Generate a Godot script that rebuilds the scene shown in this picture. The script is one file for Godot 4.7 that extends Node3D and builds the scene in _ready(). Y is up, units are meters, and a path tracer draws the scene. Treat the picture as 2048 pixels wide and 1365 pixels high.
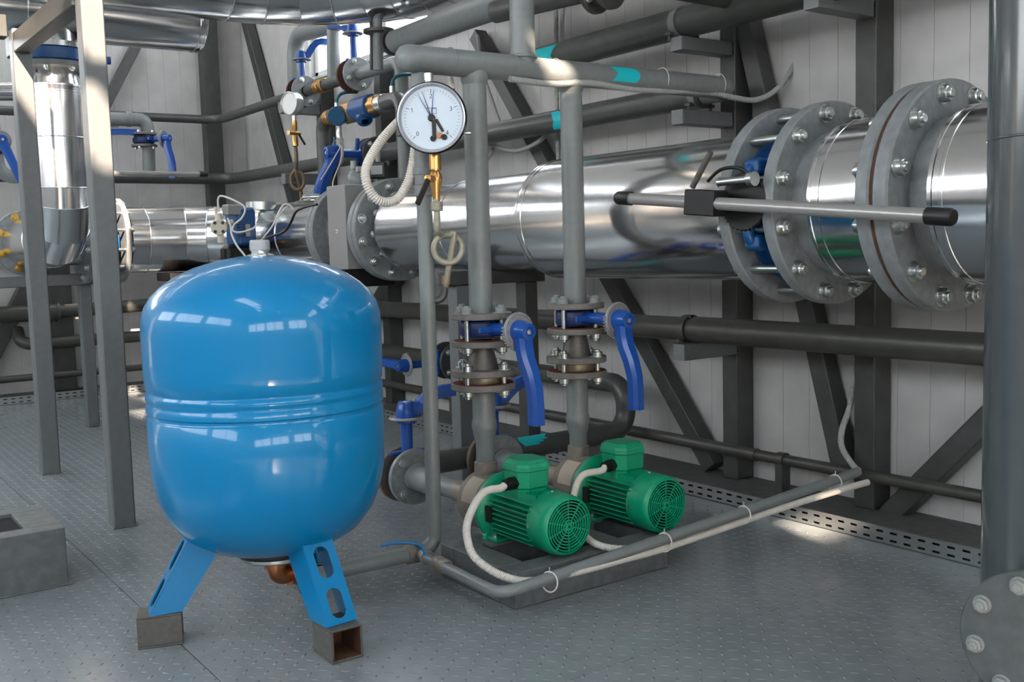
extends Node3D
# A boiler-house pipe room: blue pressure tank, two green pumps, clad pipes along the right and back walls.
# x runs along the back wall to the right, z along the right wall towards the viewer, y up.

class Mb:
	var v := PackedVector3Array()
	var n := PackedVector3Array()
	var ix := PackedInt32Array()
	var xf := Transform3D.IDENTITY
	func vert(p: Vector3, nn: Vector3) -> int:
		v.append(xf * p)
		n.append((xf.basis * nn).normalized())
		return v.size() - 1
	func tri(a: int, b: int, c: int):
		var f := (v[b] - v[a]).cross(v[c] - v[a])
		if f.length_squared() < 1e-18: return
		if f.dot(n[a] + n[b] + n[c]) > 0.0:
			ix.append(a); ix.append(c); ix.append(b)
		else:
			ix.append(a); ix.append(b); ix.append(c)
	func quad(a: int, b: int, c: int, d: int):
		tri(a, b, c); tri(a, c, d)
	func face(pts: Array, nn: Vector3):
		var s := v.size()
		for p in pts: vert(p, nn)
		for i in range(1, pts.size() - 1): tri(s, s + i, s + i + 1)
	func box(c: Vector3, s: Vector3, bev := 0.0, b := Basis.IDENTITY):
		var h := s * 0.5
		var id := {}
		for sx in [-1, 1]:
			for sy in [-1, 1]:
				for sz in [-1, 1]:
					var sg := Vector3(sx, sy, sz)
					for ax in 3:
						var p := Vector3(sx * (h.x - bev), sy * (h.y - bev), sz * (h.z - bev))
						p[ax] = sg[ax] * h[ax]
						var nn := Vector3.ZERO
						nn[ax] = sg[ax]
						id[[sx, sy, sz, ax]] = vert(c + b * p, b * nn)
		for ax in 3:
			var u := (ax + 1) % 3
			var w := (ax + 2) % 3
			for sg in [-1, 1]:
				var k := []
				for q in [[-1, -1], [1, -1], [1, 1], [-1, 1]]:
					var t := [0, 0, 0]
					t[ax] = sg; t[u] = q[0]; t[w] = q[1]
					k.append(id[[t[0], t[1], t[2], ax]])
				quad(k[0], k[1], k[2], k[3])
		if bev <= 0.0: return
		for ax in 3:
			var u := (ax + 1) % 3
			var w := (ax + 2) % 3
			for su in [-1, 1]:
				for sw in [-1, 1]:
					var k := []
					for e in [[-1, u], [1, u], [1, w], [-1, w]]:
						var t := [0, 0, 0]
						t[ax] = e[0]; t[u] = su; t[w] = sw
						k.append(id[[t[0], t[1], t[2], e[1]]])
					quad(k[0], k[1], k[2], k[3])
		for sx in [-1, 1]:
			for sy in [-1, 1]:
				for sz in [-1, 1]:
					tri(id[[sx, sy, sz, 0]], id[[sx, sy, sz, 1]], id[[sx, sy, sz, 2]])
	func beam(a: Vector3, e: Vector3, w: float, h: float, up := Vector3.UP, bev := 0.004):
		var d := (e - a).normalized()
		var s := d.cross(up).normalized()
		box((a + e) * 0.5, Vector3(w, h, (e - a).length()), bev, Basis(s, d.cross(s).normalized() * -1.0, -d))
	static func frame(d: Vector3) -> Array:
		var s := d.cross(Vector3.UP if absf(d.y) < 0.9 else Vector3.RIGHT).normalized()
		return [s, d.cross(s).normalized()]
	func tube(p: PackedVector3Array, r, seg := 16, caps := true):
		var m := p.size()
		var d0 := (p[1] - p[0]).normalized()
		var s: Vector3 = frame(d0)[0]
		var rows := []
		for i in m:
			var t := (p[mini(i + 1, m - 1)] - p[maxi(i - 1, 0)]).normalized()
			s = (s - t * s.dot(t)).normalized()
			var w := t.cross(s)
			var ri: float = r if r is float else r[i]
			var slope := 0.0
			if not (r is float):
				var ia := maxi(i - 1, 0); var ib := mini(i + 1, m - 1)
				slope = (r[ib] - r[ia]) / maxf((p[ib] - p[ia]).length(), 1e-6)
			var st := v.size()
			for k in seg:
				var a := TAU * k / seg
				var o := s * cos(a) + w * sin(a)
				vert(p[i] + o * ri, o - t * slope)
			rows.append(st)
		for i in m - 1:
			for k in seg:
				quad(rows[i] + k, rows[i] + (k + 1) % seg, rows[i + 1] + (k + 1) % seg, rows[i + 1] + k)
		if caps:
			for e in [0, m - 1]:
				var t := (p[1] - p[0]).normalized() * -1.0 if e == 0 else (p[m - 1] - p[m - 2]).normalized()
				var st := v.size()
				for k in seg:
					v.append(v[rows[e] + k]); n.append((xf.basis * t).normalized())
				for k in range(1, seg - 1): tri(st, st + k, st + k + 1)
	func cyl(a: Vector3, b: Vector3, r: float, seg := 20, r2 := -1.0):
		lathe([[0.0, 0.0], [r, 0.0], [r if r2 < 0.0 else r2, (b - a).length()], [0.0, (b - a).length()]], a, b - a, seg)
	func lathe(pr: Array, o: Vector3, axis: Vector3, seg := 24, sharp := 38.0):
		# profile of [radius, height along axis]
		var d := axis.normalized()
		var f := frame(d)
		var k := pr.size()
		var sn := []
		for i in k - 1:
			var e := Vector2(pr[i + 1][0] - pr[i][0], pr[i + 1][1] - pr[i][1])
			sn.append(Vector2(e.y, -e.x).normalized())
		var lim := cos(deg_to_rad(sharp))
		for i in k - 1:
			var na: Vector2 = sn[i]
			var nb: Vector2 = sn[i]
			if i > 0 and sn[i].dot(sn[i - 1]) > lim: na = (sn[i] + sn[i - 1]).normalized()
			if i < k - 2 and sn[i].dot(sn[i + 1]) > lim: nb = (sn[i] + sn[i + 1]).normalized()
			var st := v.size()
			for q in seg:
				var a := TAU * q / seg
				var u: Vector3 = f[0] * cos(a) + f[1] * sin(a)
				vert(o + u * pr[i][0] + d * pr[i][1], u * na.x + d * na.y)
				vert(o + u * pr[i + 1][0] + d * pr[i + 1][1], u * nb.x + d * nb.y)
			for q in seg:
				var q2 := (q + 1) % seg
				quad(st + q * 2, st + q2 * 2, st + q2 * 2 + 1, st + q * 2 + 1)
	func ring(c: Vector3, axis: Vector3, R: float, r: float, seg := 32, s2 := 8):
		var d := axis.normalized()
		var f := frame(d)
		var st := v.size()
		for i in seg:
			var u: Vector3 = f[0] * cos(TAU * i / seg) + f[1] * sin(TAU * i / seg)
			for k in s2:
				var o := u * cos(TAU * k / s2) + d * sin(TAU * k / s2)
				vert(c + u * R + o * r, o)
		for i in seg:
			for k in s2:
				var i2 := (i + 1) % seg; var k2 := (k + 1) % s2
				quad(st + i * s2 + k, st + i2 * s2 + k, st + i2 * s2 + k2, st + i * s2 + k2)
	func extrude(poly: PackedVector2Array, depth: float, o: Vector3, bx: Vector3, by: Vector3):
		var bz := bx.cross(by).normalized()
		var t := Geometry2D.triangulate_polygon(poly)
		for sg in [-0.5, 0.5]:
			var st := v.size()
			for q in poly: vert(o + bx * q.x + by * q.y + bz * depth * sg, bz * signf(sg))
			for i in range(0, t.size(), 3): tri(st + t[i], st + t[i + 1], st + t[i + 2])
		var cw := Geometry2D.is_polygon_clockwise(poly)
		for i in poly.size():
			var a := poly[i]; var b := poly[(i + 1) % poly.size()]
			var e := (b - a).normalized()
			var nn := (bx * e.y - by * e.x) * (-1.0 if cw else 1.0)
			face([o + bx * a.x + by * a.y - bz * depth * 0.5, o + bx * b.x + by * b.y - bz * depth * 0.5, o + bx * b.x + by * b.y + bz * depth * 0.5, o + bx * a.x + by * a.y + bz * depth * 0.5], nn)
	func holed(x0: float, y0: float, x1: float, y1: float, hc: Vector2, hw: float, hh: float, depth: float, o: Vector3, bx: Vector3, by: Vector3, seg := 20):
		# rectangle with one rounded slot, half sizes hw >= rounding, as a plate of real thickness
		var bz := bx.cross(by).normalized()
		var rr := minf(hw, hh)
		var inn := []
		var out := []
		for i in seg:
			var a := TAU * (i + 0.5) / seg
			var q := Vector2(cos(a), sin(a)) * rr
			q += Vector2((hw - rr) * signf(q.x), (hh - rr) * signf(q.y))
			inn.append(hc + q)
			var dx := cos(a); var dy := sin(a)
			var w := (x1 - hc.x) if dx > 0 else (hc.x - x0)
			var h := (y1 - hc.y) if dy > 0 else (hc.y - y0)
			var m := maxf(absf(dx), absf(dy))
			var e := Vector2(dx / m, dy / m)
			out.append(hc + Vector2(e.x * w, e.y * h))
		for c in 4:
			var cx := x1 if c == 0 or c == 3 else x0
			var cy := y1 if c < 2 else y0
			var best := 0; var bd := 1e9
			for i in seg:
				var dd: float = out[i].distance_to(Vector2(cx, cy))
				if dd < bd: bd = dd; best = i
			out[best] = Vector2(cx, cy)
		for sg in [-0.5, 0.5]:
			var st := v.size()
			for i in seg:
				vert(o + bx * inn[i].x + by * inn[i].y + bz * depth * sg, bz * signf(sg))
				vert(o + bx * out[i].x + by * out[i].y + bz * depth * sg, bz * signf(sg))
			for i in seg:
				var j := (i + 1) % seg
				quad(st + i * 2, st + j * 2, st + j * 2 + 1, st + i * 2 + 1)
		var s2 := v.size()
		for i in seg:
			var nn: Vector2 = (hc - inn[i]).normalized()
			for sg in [-0.5, 0.5]: vert(o + bx * inn[i].x + by * inn[i].y + bz * depth * sg, bx * nn.x + by * nn.y)
		for i in seg:
			var j := (i + 1) % seg
			quad(s2 + i * 2, s2 + j * 2, s2 + j * 2 + 1, s2 + i * 2 + 1)
		var cor := [Vector2(x0, y0), Vector2(x1, y0), Vector2(x1, y1), Vector2(x0, y1)]
		for i in 4:
			var a: Vector2 = cor[i]; var b: Vector2 = cor[(i + 1) % 4]
			var e := (b - a).normalized()
			face([o + bx * a.x + by * a.y - bz * depth * 0.5, o + bx * b.x + by * b.y - bz * depth * 0.5, o + bx * b.x + by * b.y + bz * depth * 0.5, o + bx * a.x + by * a.y + bz * depth * 0.5], bx * e.y - by * e.x)
	func loft(base: PackedVector2Array, rings: Array, o: Vector3):
		# outline in x and z, scaled about its centre at each height: [scale, y]
		for i in rings.size() - 1:
			for k in base.size():
				var k2 := (k + 1) % base.size()
				var q := []
				for e in [[i, k], [i, k2], [i + 1, k2], [i + 1, k]]:
					var r = rings[e[0]]
					q.append(o + Vector3(base[e[1]].x * r[0], r[1], base[e[1]].y * r[0]))
				var nn: Vector3 = (q[1] - q[0]).cross(q[3] - q[0]).normalized()
				var cc: Vector3 = (q[0] + q[1] + q[2] + q[3]) / 4.0 - o
				if nn.dot(Vector3(cc.x, 0, cc.z)) < 0 and absf(nn.y) < 0.98: nn = -nn
				if absf(nn.y) >= 0.98: nn = Vector3.UP * signf(rings[i][0] - rings[i + 1][0])
				face(q, nn)
		for e in [0, rings.size() - 1]:
			var p := []
			for b in base: p.append(o + Vector3(b.x * rings[e][0], rings[e][1], b.y * rings[e][0]))
			face(p, Vector3.DOWN if e == 0 else Vector3.UP)
	func mid() -> Vector3:
		if v.size() == 0: return Vector3.ZERO
		var lo := v[0]; var hi := v[0]
		for p in v:
			lo = lo.min(p); hi = hi.max(p)
		return (lo + hi) * 0.5
	func mesh(off := Vector3.ZERO) -> ArrayMesh:
		var vv := v.duplicate()
		if off != Vector3.ZERO:
			for i in vv.size(): vv[i] -= off
		var a := []
		a.resize(Mesh.ARRAY_MAX)
		a[Mesh.ARRAY_VERTEX] = vv
		a[Mesh.ARRAY_NORMAL] = n
		a[Mesh.ARRAY_INDEX] = ix
		var m := ArrayMesh.new()
		m.add_surface_from_arrays(Mesh.PRIMITIVE_TRIANGLES, a)
		return m

var wp := {}
var used := {}
var mats := {}
var cache := {}

func numbered(par: Node, nm: String) -> String:
	var k := str(par.get_instance_id()) + nm
	var c: int = used.get(k, 0)
	used[k] = c + 1
	return nm if c == 0 else "%s_%03d" % [nm, c]

func thing(nm: String, label: String, cat: String, at := Vector3.ZERO, group := "") -> Node3D:
	var o := Node3D.new()
	o.name = numbered(self, nm)
	add_child(o)
	o.position = at
	wp[o] = at
	o.set_meta("label", label)
	o.set_meta("category", cat)
	if group != "": o.set_meta("group", group)
	return o

func part(par: Node, nm: String, m: Mb, mat: Material, label := "") -> MeshInstance3D:
	var o := MeshInstance3D.new()
	o.name = numbered(par, nm)
	var c := m.mid()
	o.mesh = m.mesh(c)
	o.material_override = mat
	o.cast_shadow = GeometryInstance3D.SHADOW_CASTING_SETTING_ON
	par.add_child(o)
	o.position = c - wp.get(par, Vector3.ZERO)
	wp[o] = c
	if label != "": o.set_meta("label", label)
	return o

func single(nm: String, label: String, cat: String, m: Mb, mat: Material, group := "") -> MeshInstance3D:
	var o := part(self, nm, m, mat, label)
	o.set_meta("category", cat)
	if group != "": o.set_meta("group", group)
	return o

func inst(par: Node, nm: String, mesh: Mesh, mat: Material, xf: Transform3D) -> MeshInstance3D:
	var o := MeshInstance3D.new()
	o.name = numbered(par, nm)
	o.mesh = mesh
	o.material_override = mat
	par.add_child(o)
	wp[o] = xf.origin
	o.transform = Transform3D(xf.basis, xf.origin - wp.get(par, Vector3.ZERO))
	return o

func struct(nm: String, m: Mb, mat: Material, par: Node = self) -> MeshInstance3D:
	var o := part(par, nm, m, mat)
	if par == self: o.set_meta("kind", "structure")
	return o

func bend(pts: Array, R: float, k := 7) -> PackedVector3Array:
	var out := PackedVector3Array()
	out.append(pts[0])
	for i in range(1, pts.size() - 1):
		var p: Vector3 = pts[i]
		var a: Vector3 = (pts[i - 1] - p)
		var b: Vector3 = (pts[i + 1] - p)
		var th := PI - a.angle_to(b)
		if th < 0.02:
			out.append(p)
			continue
		var t := minf(R * tan(th / 2.0), minf(a.length(), b.length()) * 0.49)
		var r2 := t / tan(th / 2.0)
		a = a.normalized(); b = b.normalized()
		var cc := p + (a + b).normalized() * (r2 / cos(th / 2.0))
		var u := (p + a * t - cc)
		var w := (p + b * t - cc)
		for q in k + 1: out.append(cc + u.slerp(w, float(q) / k))
	out.append(pts[pts.size() - 1])
	return out

func smooth(pts: Array, step := 0.01) -> PackedVector3Array:
	var c := Curve3D.new()
	for i in pts.size():
		var t: Vector3 = (pts[mini(i + 1, pts.size() - 1)] - pts[maxi(i - 1, 0)]) / 6.0
		c.add_point(pts[i], -t, t)
	c.bake_interval = 0.004
	var L := c.get_baked_length()
	var k := maxi(4, int(L / step))
	var out := PackedVector3Array()
	for i in k + 1: out.append(c.sample_baked(L * i / k, true))
	return out

func hose(pts: Array, r: float, pitch: float, depth: float, seg := 12) -> Mb:
	var p := smooth(pts, pitch / 4.0)
	var rr := PackedFloat32Array()
	for i in p.size(): rr.append(r - depth * [0.0, 0.1, 1.0, 0.1][i % 4])
	var m := Mb.new()
	m.tube(p, rr, seg)
	return m

func wire(pts: Array, r: float, seg := 8) -> Mb:
	var m := Mb.new()
	m.tube(smooth(pts, 0.012), r, seg)
	return m

func pipe(pts: Array, r: float, R := 0.1, seg := 24) -> Mb:
	var m := Mb.new()
	m.tube(bend(pts, R), r, seg)
	return m

func mat(nm: String, c: Color, rough := 0.5, metal := 0.0, opts := {}) -> StandardMaterial3D:
	var m := StandardMaterial3D.new()
	m.albedo_color = c
	m.roughness = rough
	m.metallic = metal
	m.uv1_triplanar = true
	m.uv1_world_triplanar = true
	if opts.has("grain"):
		m.albedo_texture = opts.grain
		m.uv1_scale = Vector3.ONE * opts.get("scale", 2.0)
	if opts.has("rtex"):
		m.roughness_texture = opts.rtex
		m.roughness_texture_channel = BaseMaterial3D.TEXTURE_CHANNEL_RED
		m.uv1_scale = Vector3.ONE * opts.get("scale", 2.0)
	if opts.has("bump"):
		m.normal_enabled = true
		m.normal_texture = opts.bump
		m.normal_scale = opts.get("bscale", 0.3)
		m.uv1_scale = Vector3.ONE * opts.get("scale", 2.0)
	if opts.has("coat"):
		m.clearcoat_enabled = true
		m.clearcoat = opts.coat
		m.clearcoat_roughness = opts.get("crough", 0.05)
	mats[nm] = m
	return m

func noise_tex(freq: float, lo: float, hi: float, sd: int, oct := 4, normal := false, tint_lo := Color.WHITE, tint_hi := Color.WHITE) -> ImageTexture:
	var f := FastNoiseLite.new()
	f.seed = sd
	f.frequency = freq
	f.fractal_octaves = oct
	var im := f.get_seamless_image(512, 512)
	im.convert(Image.FORMAT_RGBA8)
	if normal:
		im.bump_map_to_normal_map(6.0)
	else:
		for y in 512:
			for x in 512:
				var t := im.get_pixel(x, y).r
				var k := lerpf(lo, hi, t)
				var cc := tint_lo.lerp(tint_hi, t)
				im.set_pixel(x, y, Color(k * cc.r, k * cc.g, k * cc.b))
	return ImageTexture.create_from_image(im)

func hexbolt() -> ArrayMesh:
	# hexagon nut 1 across corners' radius, on a washer, with the end of the stud standing out of it; along +y
	if not cache.has("hex"):
		var m := Mb.new()
		m.lathe([[0.0, 0.0], [1.22, 0.0], [1.22, 0.14], [0.9, 0.16]], Vector3.ZERO, Vector3.UP, 18)
		m.lathe([[1.0, 0.14], [1.0, 0.86], [0.86, 1.0], [0.0, 1.0]], Vector3.ZERO, Vector3.UP, 6, 5.0)
		m.lathe([[0.55, 1.0], [0.55, 1.28], [0.45, 1.36], [0.0, 1.36]], Vector3.ZERO, Vector3.UP, 12)
		cache.hex = m.mesh()
	return cache.hex

func flange(par: Node, c: Vector3, axis: Vector3, R: float, t: float, nb: int, rb: float, bs: float, mt: Material, sides := [1], phase := 0.5, nm := "flange", bm: Material = null) -> MeshInstance3D:
	var d := axis.normalized()
	var m := Mb.new()
	var e := t * 0.12
	var ri := 0.0 if nm == "blind_flange" else R * 0.35
	m.lathe([[ri, -t / 2], [R - e, -t / 2], [R, -t / 2 + e], [R, t / 2 - e], [R - e, t / 2], [ri, t / 2]], c, d, 56 if R > 0.15 else 40)
	var fl := part(par, nm, m, mt)
	bolts(fl, c, d, nb, rb, bs, t, sides, phase, bm)
	return fl

func bolts(par: Node, c: Vector3, d: Vector3, nb: int, rb: float, bs: float, t: float, sides: Array, phase: float, bm: Material = null):
	var f := Mb.frame(d)
	for s in sides:
		for i in nb:
			var a := TAU * (i + phase) / nb
			var u: Vector3 = f[0] * cos(a) + f[1] * sin(a)
			var y: Vector3 = d * s
			var b := Basis(u, y, u.cross(y)) * Basis(Vector3.UP, 0.4 * i)
			inst(par, "bolt", hexbolt(), bm if bm else mats.zinc, Transform3D(b.scaled_local(Vector3.ONE * bs), c + u * rb + y * t / 2))

func studs(par: Node, a: Vector3, b: Vector3, nb: int, rb: float, r: float, phase := 0.5, mt: Material = null):
	var d := (b - a).normalized()
	var f := Mb.frame(d)
	for i in nb:
		var an := TAU * (i + phase) / nb
		var u: Vector3 = f[0] * cos(an) + f[1] * sin(an)
		var m := Mb.new()
		m.cyl(a + u * rb, b + u * rb, r, 10)
		part(par, "stud", m, mt if mt else mats.zinc)

# a wafer butterfly valve: ring round the pipe axis, neck, notched plate and a cranked lever
func butterfly(label: String, at: Vector3, pax: Vector3, stem: Vector3, lev: Vector3, neck: float, lever: float, s := 1.0, group := "", crank := 0.05, mb: Material = null) -> Node3D:
	var t := thing("butterfly_valve", label, "valve", at, group)
	var X := pax.normalized()
	var Y := (stem - X * stem.dot(X)).normalized()
	var Z := (lev - Y * lev.dot(Y)).normalized()
	var W := Y.cross(Z)
	if mb == null: mb = mats.blue_dark
	var m := Mb.new()
	m.lathe([[0.04 * s, -0.024 * s], [0.064 * s, -0.024 * s], [0.068 * s, -0.018 * s], [0.068 * s, 0.018 * s], [0.064 * s, 0.024 * s], [0.04 * s, 0.024 * s]], at, X, 32)
	m.cyl(at - Y * 0.06 * s, at - Y * 0.08 * s, 0.02 * s, 14)
	part(t, "body", m, mb)
	m = Mb.new()
	m.lathe([[0.024 * s, 0.05 * s], [0.019 * s, 0.08 * s], [0.019 * s, neck - 0.016], [0.034 * s, neck - 0.012], [0.034 * s, neck], [0.0, neck]], at, Y, 18)
	m.box(at + Y * 0.078 * s + Z * 0.0, Vector3(0.13, 0.012, 0.02) * s, 0.003 * s, Basis(W if absf(W.dot(X)) < 0.5 else Z, Y, (W if absf(W.dot(X)) < 0.5 else Z).cross(Y)))
	part(t, "neck", m, mats.valve_blue)
	m = Mb.new()
	var c := at + Y * (neck + 0.003 * s)
	m.lathe([[0.0, -0.003 * s], [0.055 * s, -0.003 * s], [0.057 * s, 0.0], [0.055 * s, 0.003 * s], [0.0, 0.003 * s]], c, Y, 36)
	m.ring(c + Y * 0.003 * s, Y, 0.051 * s, 0.003 * s, 32, 6)
	for k in 15:
		var a := -PI * 0.15 + PI * 0.72 * k / 14.0
		var u := Z * cos(a) - W * sin(a)
		m.box(c + u * 0.058 * s, Vector3(0.008, 0.006, 0.004) * s, 0.0, Basis(u, Y, u.cross(Y)))
	part(t, "notch_plate", m, mats.notch)
	m = Mb.new()
	var h := c + Y * 0.003 * s
	m.lathe([[0.034 * s, 0.0], [0.033 * s, 0.018 * s], [0.029 * s, 0.036 * s], [0.026 * s, 0.042 * s], [0.025 * s, 0.05 * s], [0.014 * s, 0.052 * s], [0.012 * s, 0.047 * s], [0.0, 0.047 * s]], h, Y, 24)
	var hub := part(t, "hub", m, mats.valve_blue)
	m = Mb.new()
	m.lathe([[0.0085 * s, 0.045 * s], [0.0085 * s, 0.051 * s], [0.0, 0.052 * s]], h, Y, 6, 5.0)
	part(hub, "hub_screw", m, mats.zinc)
	# lever: cranked box section
	m = Mb.new()
	var L := lever
	var path := [[0.005 * s, 0.026 * s, 0.050 * s], [0.045 * s, 0.028 * s, 0.050 * s], [L * 0.3, 0.028 * s + crank * 0.2, 0.047 * s], [L * 0.45, 0.028 * s + crank * 0.62, 0.044 * s], [L * 0.62, 0.028 * s + crank * 0.92, 0.042 * s], [L * 0.8, 0.028 * s + crank, 0.042 * s], [L, 0.028 * s + crank, 0.044 * s]]
	var rows := []
	for i in path.size():
		var q = path[i]
		var dz: float = path[mini(i + 1, 6)][0] - path[maxi(i - 1, 0)][0]
		var dy: float = path[mini(i + 1, 6)][1] - path[maxi(i - 1, 0)][1]
		var tn := (Z * dz + Y * dy).normalized()
		var nn := W.cross(tn).normalized()
		if nn.dot(Y) < 0: nn = -nn
		var pc: Vector3 = h + Z * q[0] + Y * q[1]
		var hw: float = q[2] * 0.5
		var hh := 0.019 * s
		rows.append([pc, nn, hw, hh])
	var prof := [[-1.0, -1.0], [1.0, -1.0], [1.0, 0.35], [0.6, 1.0], [-0.6, 1.0], [-1.0, 0.35]]
	for e in 6:
		var e2 := (e + 1) % 6
		var ids := []
		for r in rows:
			var pa: Vector3 = r[0] + W * prof[e][0] * r[2] + r[1] * prof[e][1] * r[3]
			var pb: Vector3 = r[0] + W * prof[e2][0] * r[2] + r[1] * prof[e2][1] * r[3]
			var no: Vector3 = W * (prof[e2][1] - prof[e][1]) * r[3] - r[1] * (prof[e2][0] - prof[e][0]) * r[2]
			ids.append([m.vert(pa, no), m.vert(pb, no)])
		for i in ids.size() - 1: m.quad(ids[i][0], ids[i][1], ids[i + 1][1], ids[i + 1][0])
	for e in [0, 6]:
		var r = rows[e]
		var pp := []
		for q in prof: pp.append(r[0] + W * q[0] * r[2] + r[1] * q[1] * r[3])
		m.face(pp, Z * (-1.0 if e == 0 else 1.0))
	part(t, "lever", m, mats.valve_blue)
	return t

# clad pipe made of straight mitred sections, each a part
func clad(par: Node, pts: Array, r: float, mt: Material, seg := 48, nm := "cladding_section", beads := true):
	var k := pts.size()
	var pl := []
	for i in k:
		var a: Vector3 = (pts[i] - pts[maxi(i - 1, 0)])
		var b: Vector3 = (pts[mini(i + 1, k - 1)] - pts[i])
		if i == 0: a = b
		if i == k - 1: b = a
		pl.append((a.normalized() + b.normalized()).normalized())
	for i in k - 1:
		var d: Vector3 = (pts[i + 1] - pts[i]).normalized()
		var f := Mb.frame(d)
		var m := Mb.new()
		var rr := r + (0.0012 if i % 2 == 1 else 0.0)
		var st := 0
		for q in seg:
			var a := TAU * q / seg
			var u: Vector3 = f[0] * cos(a) + f[1] * sin(a)
			for e in 2:
				var pc: Vector3 = pts[i + e]
				var pn: Vector3 = pl[i + e]
				var base := pc + u * rr
				m.vert(base + d * ((pc - base).dot(pn) / d.dot(pn)), u)
		for q in seg:
			var q2 := (q + 1) % seg
			m.quad(st + q * 2, st + q2 * 2, st + q2 * 2 + 1, st + q * 2 + 1)
		part(par, nm, m, mt)
	if beads:
		for i in range(1, k - 1):
			var m := Mb.new()
			m.ring(pts[i], pl[i], r + 0.001, 0.0035, 56, 6)
			part(par, "seam_bead", m, mt)

func end_cap(par: Node, c: Vector3, d: Vector3, r0: float, r1: float, mt: Material):
	var m := Mb.new()
	m.lathe([[r0, 0.0], [r1 - 0.004, 0.0], [r1 + 0.002, -0.004], [r1 + 0.002, -0.012], [r1, -0.014], [r1, -0.03], [r1 + 0.002, -0.032], [r1 + 0.002, -0.04], [r1 - 0.001, -0.042]], c, d, 56)
	part(par, "end_collar", m, mt)

func _ready():
	# ---- camera, sky, sun, exposure
	var cam := Camera3D.new()
	cam.name = "camera"
	add_child(cam)
	cam.position = Vector3(0, 1, 0)
	cam.rotation_degrees = Vector3(-5.337, -35.57, -1.553)
	cam.fov = 36.752
	cam.near = 0.05
	cam.far = 200.0
	cam.current = true
	var we := WorldEnvironment.new()
	we.name = "environment"
	var env := Environment.new()
	env.background_mode = Environment.BG_SKY
	var sky := Sky.new()
	var sm := ProceduralSkyMaterial.new()
	sm.sky_top_color = Color(0.86, 0.895, 0.925)
	sm.sky_horizon_color = Color(0.95, 0.95, 0.945)
	sm.ground_bottom_color = Color(0.42, 0.42, 0.42)
	sm.ground_horizon_color = Color(0.75, 0.76, 0.78)
	sm.energy_multiplier = 8.0
	sm.sun_angle_max = 0.0
	sky.sky_material = sm
	env.sky = sky
	env.ambient_light_source = Environment.AMBIENT_SOURCE_SKY
	env.tonemap_mode = Environment.TONE_MAPPER_LINEAR
	env.tonemap_exposure = 1.7
	env.sdfgi_enabled = true
	env.ssao_enabled = true
	env.ssil_enabled = true
	we.environment = env
	add_child(we)
	var sun := DirectionalLight3D.new()
	sun.name = "sun"
	sun.light_color = Color(1.0, 0.90, 0.80)
	sun.light_energy = 7.5
	sun.light_angular_distance = 0.6
	sun.shadow_enabled = true
	add_child(sun)
	sun.look_at_from_position(Vector3.ZERO, Vector3(0.34, -0.55, -1.0))
	materials()
	room()
	wall_steel()
	big_pipe()
	left_bay()
	wall_pipes()
	riser_lines()
	back_cluster()
	tank()
	pumps()
	cables()

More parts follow.
